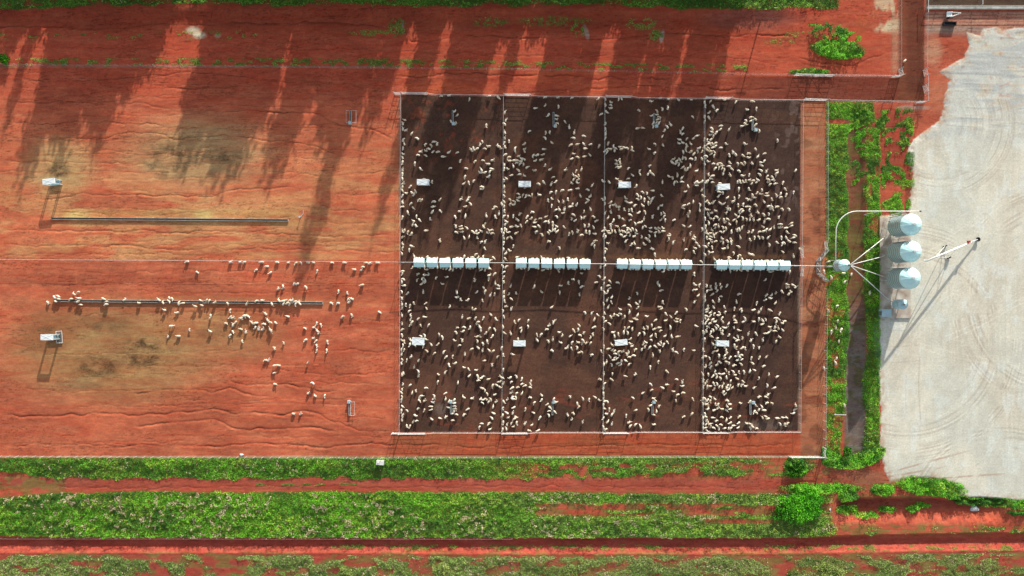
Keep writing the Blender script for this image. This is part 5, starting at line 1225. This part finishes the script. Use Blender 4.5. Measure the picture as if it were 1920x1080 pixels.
(1182,635,50,0),(1148,647,150,0),(1181,644,140,0),(1185,649,0,0),(1132,649,90,0),(1140,654,25,0),(1148,656,30,0),(1152,658,40,0),(1160,659,40,0),
(1167,659,20,0),(1154,663,165,0),(1160,665,120,0),(1144,669,110,0),(1152,671,50,0),(1150,675,10,0),(1156,672,60,0),(1137,679,60,0),(1132,683,80,0),
(1147,684,90,0),(1158,681,30,0),(1165,677,85,0),(1163,684,40,0),(1173,676,150,0),(1179,683,60,0),(1175,664,100,0),(1178,661,60,0),(1180,669,160,0),
(1188,666,165,0),(1191,655,20,0),(1203,655,80,0),(1198,626,50,0),(1207,616,130,0),(1214,614,95,0),(1208,625,90,0),(1222,610,95,0),(1226,617,30,0),
(1236,614,0,0),(1238,620,45,0),(1221,630,45,0),(1221,637,160,0),(1229,628,95,0),(1211,642,160,0),(1206,645,60,0),(1209,650,80,0),(1218,651,50,0),
(1228,649,145,0),(1235,646,120,0),(1239,642,120,0),(1244,646,60,0),(1251,641,130,0),(1247,630,25,0),(1259,631,110,0),(1270,631,20,0),(1257,614,85,0),
(1305,611,145,0),(1237,658,90,0),(1224,666,90,0),(1234,678,50,0),(1219,688,90,0),(1250,696,140,0),(1261,656,105,0),(1268,660,160,0),(1282,655,50,0),
(1301,657,10,0),(1148,701,80,0),(1132,701,85,0),(1172,705,170,0),(1191,702,40,0),(1146,711,140,0),(1269,711,150,0),(1318,605,90,0),(1318,622,90,0),
(1318,656,90,0),(1318,670,60,0),(1318,702,100,0),(1318,711,90,0),(1323,606,60,0),(1331,606,30,0),(1366,607,50,0),(1380,605,0,0),(1429,608,10,0),
(1467,606,170,0),(1327,612,170,0),(1324,620,100,0),(1343,615,110,0),(1346,611,120,0),(1350,617,60,0),(1357,614,160,0),(1362,614,40,0),
(1376,614,110,0),(1385,619,150,0),(1337,619,110,0),(1333,623,80,0),(1355,621,90,0),(1321,624,70,0),(1333,630,165,0),(1354,626,160,0),(1367,628,70,0),
(1345,634,20,0),(1321,636,80,0),(1377,634,130,0),(1383,630,110,0),(1382,638,40,0),(1392,634,70,0),(1403,626,75,0),(1417,625,120,0),(1408,638,70,0),
(1443,613,160,0),(1453,613,80,0),(1459,615,120,0),(1444,620,50,0),(1452,620,10,0),(1468,619,145,0),(1435,625,15,0),(1440,624,30,0),(1462,632,150,0),
(1430,637,100,0),(1455,640,70,0),(1337,645,130,0),(1341,651,70,0),(1359,650,90,0),(1345,658,30,0),(1337,660,60,0),(1361,657,70,0),(1363,662,60,0),
(1377,648,85,0),(1380,651,50,0),(1392,652,50,0),(1397,653,80,0),(1413,649,105,0),(1423,652,90,0),(1348,667,90,0),(1358,667,40,0),(1359,672,50,0),
(1369,670,60,0),(1384,662,80,0),(1390,665,160,0),(1380,668,0,0),(1387,669,140,0),(1331,672,100,0),(1350,679,140,0),(1362,678,165,0),(1367,681,75,0),
(1383,675,20,0),(1391,674,30,0),(1390,683,130,0),(1376,685,40,0),(1332,681,50,0),(1332,688,40,0),(1344,684,40,0),(1323,687,60,0),(1322,668,0,0),
(1409,671,75,0),(1424,670,60,0),(1437,669,60,0),(1411,681,140,0),(1432,686,40,0),(1415,694,150,0),(1361,693,130,0),(1366,699,75,0),(1375,697,120,0),
(1385,697,80,0),(1395,697,120,0),(1406,696,70,0),(1378,703,10,0),(1341,696,60,0),(1328,702,95,0),(1350,701,150,0),(1356,701,20,0),(1337,705,60,0),
(1344,707,60,0),(1342,701,130,0),(1351,709,130,0),(1362,708,110,0),(1423,709,90,0),(1442,702,80,0),(1457,706,45,0),(1382,710,150,0),(755,721,60,0),
(768,722,30,0),(772,737,65,0),(779,733,100,0),(798,727,20,0),(820,716,60,0),(858,718,75,0),(896,713,20,0),(934,716,30,0),(931,722,145,0),
(923,723,60,0),(904,728,165,0),(909,732,80,0),(913,738,130,0),(927,740,30,0),(753,730,100,0),(752,736,120,0),(753,744,110,0),(752,750,90,0),
(754,762,130,0),(752,770,90,0),(754,779,70,0),(753,787,90,0),(763,770,110,0),(790,742,0,0),(786,746,70,0),(786,751,150,0),(796,751,40,0),
(814,743,80,0),(812,748,30,0),(811,754,165,0),(808,762,0,0),(808,768,25,0),(783,766,60,0),(795,769,80,0),(778,779,150,0),(774,791,60,0),
(780,789,35,0),(762,799,90,0),(768,799,75,0),(835,737,20,0),(835,748,65,0),(841,753,60,0),(851,750,60,0),(841,764,170,0),(851,756,10,0),
(851,761,10,0),(851,766,10,0),(851,770,15,0),(849,775,15,0),(856,777,145,0),(835,782,65,0),(824,784,170,0),(809,786,140,0),(848,788,20,0),
(869,745,150,0),(885,747,5,0),(877,767,30,0),(869,778,65,0),(901,748,40,0),(905,750,20,0),(904,755,160,0),(911,748,130,0),(916,753,50,0),
(920,749,100,0),(930,753,50,0),(924,763,70,0),(925,775,150,0),(922,784,125,0),(903,794,170,0),(917,793,40,0),(915,796,50,0),(898,801,50,0),
(918,805,20,0),(958,716,20,0),(943,719,70,0),(938,715,70,0),(937,726,140,0),(960,727,30,0),(970,726,30,0),(978,720,30,0),(984,723,15,0),
(995,715,75,0),(994,720,90,0),(994,726,0,0),(958,736,30,0),(968,737,30,0),(978,738,60,0),(960,745,60,0),(967,745,120,0),(962,748,0,0),(951,749,50,0),
(944,753,115,0),(963,764,40,0),(942,765,60,0),(950,774,140,0),(961,774,70,0),(942,779,80,0),(952,783,10,0),(967,782,145,0),(964,785,30,0),
(943,792,80,0),(950,796,90,0),(958,794,70,0),(968,793,70,0),(962,800,0,0),(949,804,90,0),(942,805,90,0),(984,794,60,0),(985,767,90,0),(994,745,155,0),
(1015,741,130,0),(1015,750,70,0),(1001,755,35,0),(1000,774,150,0),(1012,783,60,0),(997,797,25,0),(992,807,0,0),(1009,807,30,0),(1026,758,40,0),
(1031,764,145,0),(1030,770,165,0),(1040,772,130,0),(1029,779,90,0),(1038,748,60,0),(1042,754,10,0),(1069,744,90,0),(1093,748,100,0),(1104,749,70,0),
(1116,745,140,0),(1123,750,140,0),(1082,757,90,0),(1085,763,50,0),(1075,775,120,0),(1064,778,120,0),(1072,786,60,0),(1092,791,90,0),(1133,719,60,0),
(1131,727,80,0),(1131,738,90,0),(1131,748,100,0),(1134,752,40,0),(1139,753,110,0),(1131,759,80,0),(1133,766,150,0),(1142,767,90,0),(1137,776,165,0),
(1151,771,75,0),(1147,777,70,0),(1131,784,60,0),(1139,791,45,0),(1147,795,75,0),(1131,800,110,0),(1135,805,30,0),(1174,779,80,0),(1187,746,130,0),
(1192,769,20,0),(1205,737,40,0),(1220,720,145,0),(1222,731,30,0),(1225,747,0,0),(1229,751,130,0),(1220,760,20,0),(1216,768,125,0),(1235,762,75,0),
(1231,772,80,0),(1227,778,165,0),(1226,796,20,0),(1242,727,150,0),(1250,721,10,0),(1263,734,0,0),(1270,740,20,0),(1267,751,110,0),(1279,716,85,0),
(1280,724,30,0),(1281,736,165,0),(1299,748,120,0),(1297,776,50,0),(1282,781,25,0),(1179,792,40,0),(1181,799,70,0),(1191,796,60,0),(1201,800,110,0),
(1318,715,90,0),(1318,726,100,0),(1318,748,80,0),(1318,757,100,0),(1318,784,80,0),(1318,794,90,0),(1318,802,100,0),(1325,715,80,0),(1322,720,80,0),
(1326,725,80,0),(1332,724,0,0),(1338,719,120,0),(1339,729,80,0),(1345,720,90,0),(1348,725,70,0),(1354,725,90,0),(1357,720,60,0),(1356,735,40,0),
(1360,738,45,0),(1370,714,70,0),(1364,723,50,0),(1369,723,80,0),(1362,728,80,0),(1366,730,30,0),(1373,727,40,0),(1384,722,80,0),(1393,715,130,0),
(1391,721,20,0),(1398,724,0,0),(1414,727,45,0),(1439,723,75,0),(1452,727,20,0),(1332,744,155,0),(1340,748,140,0),(1322,748,120,0),(1327,750,60,0),
(1331,752,60,0),(1325,758,10,0),(1328,762,80,0),(1322,753,80,0),(1327,767,40,0),(1341,758,90,0),(1346,758,45,0),(1364,751,130,0),(1368,758,0,0),
(1363,762,140,0),(1346,765,40,0),(1339,769,30,0),(1354,767,10,0),(1362,769,150,0),(1369,767,25,0),(1388,756,145,0),(1406,753,60,0),(1417,760,110,0),
(1414,772,60,0),(1419,774,120,0),(1423,768,75,0),(1429,763,115,0),(1433,769,0,0),(1423,744,40,0),(1436,744,165,0),(1440,740,60,0),(1438,755,10,0),
(1448,756,155,0),(1492,760,120,0),(1490,768,30,0),(1488,775,40,0),(1322,776,110,0),(1323,781,150,0),(1336,783,0,0),(1354,782,145,0),(1370,783,50,0),
(1386,781,40,0),(1343,789,50,0),(1362,788,60,0),(1324,788,80,0),(1327,791,120,0),(1324,795,60,0),(1331,795,20,0),(1332,800,70,0),(1344,798,150,0),
(1352,796,150,0),(1369,793,40,0),(1385,793,40,0),(1338,802,170,0),(1359,803,10,0),(1348,804,80,0),(1366,803,90,0),(1370,803,40,0),(1375,798,15,0),
(1384,802,30,0),(1323,802,20,0),(1325,807,130,0),(1400,794,0,0),(1407,795,150,0),(1411,800,140,0),(1407,802,130,0),(1419,803,160,0),(1430,783,115,0),
(1436,781,150,0),(1440,785,30,0),(1457,784,0,0),(1468,783,165,0),(1475,783,135,0),(1463,795,110,0),(1471,796,80,0),(1476,794,60,0),(350,490,0,1),
(432,491,10,1),(450,491,0,1),(457,491,10,1),(490,491,0,1),(500,499,0,1),(519,491,10,1),(369,510,150,1),(479,506,30,1),(506,511,40,1),(521,541,50,1),
(530,537,100,1),(342,568,0,0),(375,563,150,0),(386,563,60,0),(391,564,50,0),(402,567,20,0),(377,572,165,0),(365,574,160,0),(426,569,120,0),
(462,569,60,0),(479,564,50,0),(491,563,175,0),(509,570,115,0),(522,563,130,0),(530,564,20,0),(531,569,60,0),(540,492,0,1),(554,493,30,1),
(563,492,150,1),(577,492,0,1),(587,492,0,1),(622,492,0,1),(645,492,0,1),(686,492,0,1),(693,493,30,1),(707,492,0,1),(680,500,170,1),(664,505,0,1),
(677,506,20,1),(594,508,75,1),(550,532,70,1),(556,532,20,1),(573,538,135,0),(678,534,15,1),(634,546,90,1),(650,549,90,1),(652,561,70,1),
(659,560,150,1),(654,566,40,1),(621,568,160,1),(633,568,0,1),(535,563,40,0),(542,563,40,0),(547,563,30,0),(552,565,10,0),(558,566,30,0),
(538,568,30,0),(542,570,60,0),(553,570,60,0),(561,569,130,0),(394,592,100,0),(393,621,155,0),(354,618,80,1),(430,582,70,0),(431,594,40,1),
(436,596,10,1),(423,606,0,1),(441,604,50,1),(436,609,80,1),(436,622,120,1),(430,629,40,1),(451,617,160,1),(460,622,90,1),(453,640,90,1),
(452,597,140,1),(456,592,30,1),(460,592,30,1),(465,593,150,1),(471,604,110,1),(476,606,20,1),(480,605,0,1),(478,614,80,1),(484,616,80,1),
(492,617,30,1),(497,588,130,1),(501,600,130,1),(506,604,0,0),(495,607,160,1),(516,605,130,1),(505,617,100,0),(508,621,90,0),(514,653,90,1),
(497,675,0,1),(503,675,60,1),(531,643,90,1),(514,685,10,0),(522,685,170,1),(539,593,165,1),(571,615,165,1),(572,637,20,1),(588,614,0,1),
(593,606,80,1),(601,609,120,1),(594,620,120,1),(597,625,30,1),(587,634,10,1),(592,639,50,1),(593,648,110,1),(593,657,90,1),(613,641,90,1),
(612,657,95,1),(641,594,50,1),(659,591,120,1),(711,585,150,1),(576,680,50,0),(513,699,20,1),(515,720,170,1),(586,718,140,0),(578,737,30,1),
(590,742,140,1),(608,742,70,1),(550,776,160,1),(563,776,40,1),(89,567,130,1),(101,557,120,0),(108,555,145,0),(108,560,165,0),(103,565,150,0),
(132,560,10,0),(137,551,150,0),(145,547,10,0),(147,559,10,0),(145,565,30,0),(150,571,160,0),(193,560,150,0),(198,565,0,0),(198,570,0,0),
(233,562,20,1),(259,568,0,0),(297,562,145,0),(304,567,120,0),(307,581,170,0),(317,559,115,0),(322,560,120,0),(316,564,140,0),(334,568,90,0),
(331,586,30,1),(320,611,0,0),(314,631,60,1),(334,630,0,1),(1554,490,10,0),(1545,509,90,0),(1559,521,90,0),(1584,528,60,0),(1582,512,0,0),
(1598,514,80,0),(1631,549,90,0),(1570,573,10,0),(1554,583,90,0),(1571,602,90,0),(1567,614,90,0),(1577,618,60,0),(1559,622,90,0),(1573,640,90,0),
(1569,672,80,0),(1567,681,90,0),(1545,690,110,0),(1584,760,80,0),(1697,113,40,0),
]
# ------------------------------------------------------------------ sheep
def sheep_mat(name, col, fine):
    m, nt, b = newmat(name)
    tc = nt.nodes.new('ShaderNodeTexCoord'); n = nt.nodes.new('ShaderNodeTexNoise'); n.inputs['Scale'].default_value = fine; n.inputs['Detail'].default_value = 4
    nt.links.new(tc.outputs['Object'], n.inputs['Vector']); r = nt.nodes.new('ShaderNodeValToRGB'); r.color_ramp.elements[0].position = .3; r.color_ramp.elements[1].position = .7
    r.color_ramp.elements[0].color = (*[c * .8 for c in col], 1); r.color_ramp.elements[1].color = (*[min(1, c * 1.08) for c in col], 1)
    nt.links.new(n.outputs['Fac'], r.inputs['Fac']); b.inputs['Roughness'].default_value = .95
    g = nt.nodes.new('ShaderNodeNewGeometry'); n2 = nt.nodes.new('ShaderNodeTexNoise'); n2.inputs['Scale'].default_value = .9; n2.inputs['Detail'].default_value = 1
    nt.links.new(g.outputs['Position'], n2.inputs['Vector']); r2_ = nt.nodes.new('ShaderNodeValToRGB'); r2_.color_ramp.elements[0].position = .34; r2_.color_ramp.elements[1].position = .6
    r2_.color_ramp.elements[0].color = (.74, .67, .60, 1); r2_.color_ramp.elements[1].color = (1, 1, 1, 1); nt.links.new(n2.outputs['Fac'], r2_.inputs['Fac'])
    mx = nt.nodes.new('ShaderNodeMixRGB'); mx.blend_type = 'MULTIPLY'; mx.inputs[0].default_value = 1; nt.links.new(r.outputs[0], mx.inputs[1]); nt.links.new(r2_.outputs[0], mx.inputs[2])
    nt.links.new(mx.outputs[0], b.inputs['Base Color'])
    b.inputs['Specular IOR Level'].default_value = .1
    bp = nt.nodes.new('ShaderNodeBump'); bp.inputs['Strength'].default_value = .4; bp.inputs['Distance'].default_value = .02
    nt.links.new(n.outputs['Fac'], bp.inputs['Height']); nt.links.new(bp.outputs['Normal'], b.inputs['Normal'])
    return m
M['wool'] = sheep_mat('cream_wool', (.84, .77, .62), 9); M['face'] = sheep_mat('white_face', (.82, .72, .62), 14)
def sheep_verts(bend, head, lying, turn=0):
    """one continuous body skin from tail to muzzle, plus ears and legs.  +x is forward"""
    st = [(-.44, .05, .00), (-.41, .13, -.01), (-.33, .185, 0), (-.18, .205, .01), (-.02, .205, .015), (.14, .19, .01), (.25, .15, .02), (.33, .105, .05 ), (.40, .085, .10), (.46, .082, .14), (.54, .062, .13), (.62, .036, .11)]
    zc = .26 if lying else .50
    seg = 10; V = []; F = []; mi = []
    ang = 0; x = 0.0; y = 0.0; prev = st[0][0]; pos = []
    mids = []
    for i, (s, r, dz) in enumerate(st):
        ds = s - prev; prev = s
        k = bend * (1 if s < .25 else 1.0) + (turn if s > .28 else 0)
        ang += k * ds
        x += ds * math.cos(ang); y += ds * math.sin(ang)
        if head == 'up': hz = dz * (1.7 if s > .28 else 1)
        elif head == 'down': hz = -(s - .22) * 1.0 if s > .25 else dz
        else: hz = dz * .6
        if lying and head == 'down': hz = dz * .2
        pos.append((x, y, zc + hz, ang, r))
    ox = pos[4][0]; oy = pos[4][1]; oa = pos[4][3]
    ca, sa = math.cos(-oa), math.sin(-oa)
    P = []
    for (x, y, z, a, r) in pos:
        dx, dy = x - ox, y - oy; P.append((dx * ca - dy * sa, dx * sa + dy * ca, z, a - oa, r))
    for (x, y, z, a, r) in P:
        for k in range(seg):
            t = 2 * math.pi * k / seg
            w_ = r * math.cos(t); h_ = r * math.sin(t) * (1.12 if r > .12 else 1)
            if lying and h_ < 0 and r > .12: h_ *= .95
            V.append((x - w_ * math.sin(a), y + w_ * math.cos(a), z + h_))
    for i in range(len(P) - 1):
        for k in range(seg):
            F.append((i * seg + k, (i + 1) * seg + k, (i + 1) * seg + (k + 1) % seg, i * seg + (k + 1) % seg)); mi.append(1 if i >= 8 else 0)
    n = len(V); x, y, z, a, r = P[0]; V.append((x - .02, y, z)); F += [(n, k, (k + 1) % seg, (k + 1) % seg) for k in range(0)]
    V.append((P[-1][0] + .02 * math.cos(P[-1][3]), P[-1][1] + .02 * math.sin(P[-1][3]), P[-1][2] - .005))
    tri = [(n, k, (k + 1) % seg) for k in range(seg)] + [(n + 1, (len(P) - 1) * seg + (k + 1) % seg, (len(P) - 1) * seg + k) for k in range(seg)]
    F += tri; mi += [0] * seg + [1] * seg
    hx, hy, hz, ha, hr = P[9]
    for s in (-1, 1):   # ears
        sx, sy = -math.sin(ha) * s, math.cos(ha) * s; fx, fy = math.cos(ha), math.sin(ha); b = len(V)
        V += [(hx + sx * .05 - fx * .02, hy + sy * .05 - fy * .02, hz + .04), (hx + sx * .05 + fx * .035, hy + sy * .05 + fy * .035, hz + .02), (hx + sx * .15 - fx * .01, hy + sy * .15 - fy * .01, hz + .03), (hx + sx * .06, hy + sy * .06, hz + .065)]
        F += [(b, b + 1, b + 2), (b, b + 2, b + 3), (b + 1, b + 3, b + 2)]; mi += [1] * 3
    for (lx, ly) in [(-.30, .10), (-.30, -.10), (.17, .09), (.17, -.09)]:
        b = len(V); 
        if lying:
            pts = [(lx, ly * 1.2, .16, .06), (lx + .10, ly * 2.1, .07, .045), (lx + .24, ly * 2.0, .03, .026)]
        elif lx < 0: pts = [(lx, ly, .42, .085), (lx + .03, ly, .27, .045), (lx - .04, ly, .20, .028), (lx - .01, ly, 0, .022)]
        else: pts = [(lx, ly, .42, .07), (lx + .01, ly, .22, .034), (lx, ly, .10, .022), (lx + .01, ly, 0, .024)]
        for (a_, b_, c_, r_) in pts:
            for k in range(6):
                t = 2 * math.pi * k / 6
                if lying: V.append((a_, b_ + r_ * math.cos(t), c_ + r_ * math.sin(t)))
                else: V.append((a_ + r_ * math.cos(t), b_ + r_ * math.sin(t), c_))
        for i in range(len(pts) - 1):
            for k in range(6): F.append((b + i * 6 + k, b + i * 6 + (k + 1) % 6, b + (i + 1) * 6 + (k + 1) % 6, b + (i + 1) * 6 + k)); mi.append(0 if i == 0 else 1)
    return V, F, mi
VARS = []; 
for (bend, head, ly, tn) in [(0, 'up', 0, 0), (.9, 'level', 0, .8), (-1.1, 'up', 0, -1.2), (1.8, 'level', 0, 2.0), (-1.7, 'down', 0, -1.0), (.4, 'down', 0, .3), (0, 'up', 1, 0), (1.3, 'up', 1, 2.5), (-1.2, 'level', 1, -3), (2.2, 'level', 1, 3.5), (-.5, 'up', 1, -.5)]:
    V, F, mi = sheep_verts(bend, head, ly, tn)
    me = bpy.data.meshes.new('sheep'); me.from_pydata(V, [], F); me.update(); me.polygons.foreach_set('use_smooth', [True] * len(F))
    me.materials.append(M['wool']); me.materials.append(M['face']); me.polygons.foreach_set('material_index', mi)
    tris = []; tm = []
    for f, m_ in zip(F, mi):
        for j in range(1, len(f) - 1): tris.append((f[0], f[j], f[j + 1])); tm.append(m_)
    VARS.append((me, np.array(V), np.array(tris), np.array(tm), ly))
ST = [i for i, v in enumerate(VARS) if not v[4]]; LY = [i for i, v in enumerate(VARS) if v[4]]
SH = [(a, b, c, 'L' if d else 'S') for a, b, c, d in SHEEP]
r3 = random.Random(99)
indiv = []; flock = []
for (px, py, a, kd) in SH:
    pen = px > 740 and px < 1510
    lying = kd == 'L' if not pen else (r3.random() < .45)
    hh = .3 if lying else .55
    x, y = W(px + .4, py + .4, hh)
    nf = min(math.hypot((x - fx) / 1.0, (y - fy)) for fx, fy, _ in FE)
    ang = a + (180 if r3.random() < .5 else 0) + r3.uniform(-6, 6)
    if pen and 466 < py < 512: lying = False
    rec = dict(px=px, py=py, x=x, y=y, a=R(ang), v=r3.choice(LY if lying else ST), s=r3.uniform(.72, .92), ly=lying)
    if px < 735: indiv.append((0, rec))
    elif px > 1515: indiv.append((1, rec))
    elif px < 943 and py < 470: indiv.append((2 + (0 if py < 440 else 1), rec))
    else: flock.append(rec)
indiv.sort(key=lambda q: q[0])
flock += [q[1] for q in indiv[300:]]; indiv = indiv[:300]
# sheep feeding with their heads under the feeder roofs
for (fx, fy, r) in FE:
    for side in (1, -1):
        n_ = r3.choice([2, 3, 4, 4, 5, 6]); slots = r3.sample(range(8), n_)
        for s_ in slots:
            flock.append(dict(x=fx - .86 + s_ * .245, y=fy + side * (.70 + r3.uniform(-.05, .12)), a=-side * math.pi / 2 + r3.uniform(-.12, .12), v=r3.choice([0, 0, 5]), s=.82, ly=False))
def facing(a):
    d = ['right', 'upper right', 'up', 'upper left', 'left', 'lower left', 'down', 'lower right']
    return d[int(((math.degrees(a) % 360) + 22.5) // 45) % 8]
def where(zone, r):
    px, py = r['px'], r['py']
    if zone == 1:
        if px > 1680: return 'in the upright brown lane'
        if px > 1604: return 'in shaded grass near silo slab'
        return 'on green strip ' + ('near raised silo' if py < 540 else 'beside brown lane' if py < 700 else 'above the plank')
    if zone >= 2:
        c = 'at left edge of upper first pen' if px < 764 else 'at right edge of upper first pen' if px > 934 else None
        if c: return c
        if math.hypot(px - 849, py - 220) < 26: return 'at trough of upper first pen'
        if math.hypot(px - 793, py - 341) < 26: return 'by shelter of upper first pen'
        b = 'top' if py < 250 else 'upper part' if py < 320 else 'middle' if py < 390 else 'lower part'
        return 'in %s of upper first pen' % b
    if py < 500: return 'along fence dividing open yards'
    if 555 < py < 577 and px < 612: return ('at left end of' if px < 160 else 'at middle of' if px < 420 else 'at right half of') + ' long trough'
    if px > 612: return 'right of long trough'
    if py < 556: return 'just above long trough'
    if py < 690: return 'in ' + ('left' if px < 400 else 'centre' if px < 540 else 'right') + ' group below long trough'
    return 'on bare ground low in yard'
groups = {}
for zone, r in indiv:
    lab = 'sheep %s facing %s %s' % ('lying' if r['ly'] else 'standing', facing(r['a']), where(zone, r))
    groups.setdefault(lab, []).append(r); r['zone'] = zone
OR = {2: ['left one of two', 'right one of two'], 3: ['leftmost of three', 'middle of three', 'rightmost of three']}
num = ['second', 'third', 'fourth', 'fifth', 'sixth', 'seventh', 'eighth', 'ninth', 'tenth']
ZN = ['sheep loose in the open yard', 'sheep on the green strip', 'sheep in the upper first pen', 'sheep in the upper first pen']
for lab, rs in groups.items():
    rs.sort(key=lambda r: r['px'])
    for i, r in enumerate(rs):
        n_ = len(rs)
        if n_ == 1: l2 = lab
        elif n_ in OR: l2 = lab + ', ' + OR[n_][i]
        else: l2 = lab + ', ' + ('leftmost' if i == 0 else 'rightmost' if i == n_ - 1 else num[min(i - 1, 8)] + ' from left')
        o = bpy.data.objects.new('sheep', VARS[r['v']][0]); C.objects.link(o)
        o.location = (r['x'], r['y'], float(zat(r['x'], r['y']))); o.rotation_euler = (0, 0, r['a']); o.scale = (r['s'] * 1.04,) * 3
        tag(o, l2, 'sheep', ZN[r['zone']])
Vs = []; Ts = []; Ms = []; off = 0
for r in flock:
    me_, V, T, m_, _ = VARS[r['v']]
    c, s = math.cos(r['a']), math.sin(r['a']); q = V * r['s']
    P = np.stack([q[:, 0] * c - q[:, 1] * s + r['x'], q[:, 0] * s + q[:, 1] * c + r['y'], q[:, 2] + float(zat(r['x'], r['y']))], -1)
    Vs.append(P); Ts.append(T + off); Ms.append(m_); off += len(V)
me = mesh_np('sheep_flock', np.concatenate(Vs), np.concatenate(Ts), True)
me.materials.append(M['wool']); me.materials.append(M['face']); me.polygons.foreach_set('material_index', np.concatenate(Ms).astype(np.int32))
o = bpy.data.objects.new('sheep_flock', me); C.objects.link(o); o['kind'] = 'stuff'; tag(o, 'crowd of cream sheep filling the dark feedlot pens', 'sheep')
print('sheep', len(indiv), len(flock))

# ------------------------------------------------------------------ light, sky, camera
w = bpy.data.worlds.new('World'); sc.world = w; w.use_nodes = True
nt = w.node_tree; bg = nt.nodes['Background']; sky = nt.nodes.new('ShaderNodeTexSky'); sky.sky_type = 'NISHITA'; sky.sun_disc = False
sky.sun_elevation = R(SUN_EL); sky.sun_rotation = math.atan2(-SHX, -SHY); sky.air_density = 1.0; sky.dust_density = 1.0; sky.ozone_density = 1.0
bg.inputs['Strength'].default_value = SKYS
hs = nt.nodes.new('ShaderNodeHueSaturation'); hs.inputs['Saturation'].default_value = .42; nt.links.new(sky.outputs[0], hs.inputs['Color']); nt.links.new(hs.outputs[0], bg.inputs['Color'])
sd = bpy.data.lights.new('sun', 'SUN'); sd.energy = SUNE; sd.angle = R(.55); sd.color = SUNC
so = bpy.data.objects.new('sun', sd); C.objects.link(so)
dv = Vector((SHX, SHY, 0)).normalized() * math.cos(R(SUN_EL)) + Vector((0, 0, -math.sin(R(SUN_EL))))
so.rotation_euler = dv.to_track_quat('-Z', 'Y').to_euler(); so.location = (0, 0, 60)
cd = bpy.data.cameras.new('camera'); cd.lens = 24; cd.sensor_width = 36; cd.clip_end = 3000; cd.clip_start = 1
co = bpy.data.objects.new('camera', cd); C.objects.link(co); co.location = (0, 0, H); co.rotation_euler = (0, 0, 0); sc.camera = co
sc.view_settings.view_transform = 'Standard'; sc.view_settings.look = 'None'; sc.view_settings.exposure = 0; sc.view_settings.gamma = 1
sc.render.engine = 'CYCLES'
sc.cycles.max_bounces = 5; sc.cycles.diffuse_bounces = 2; sc.cycles.transparent_max_bounces = 4
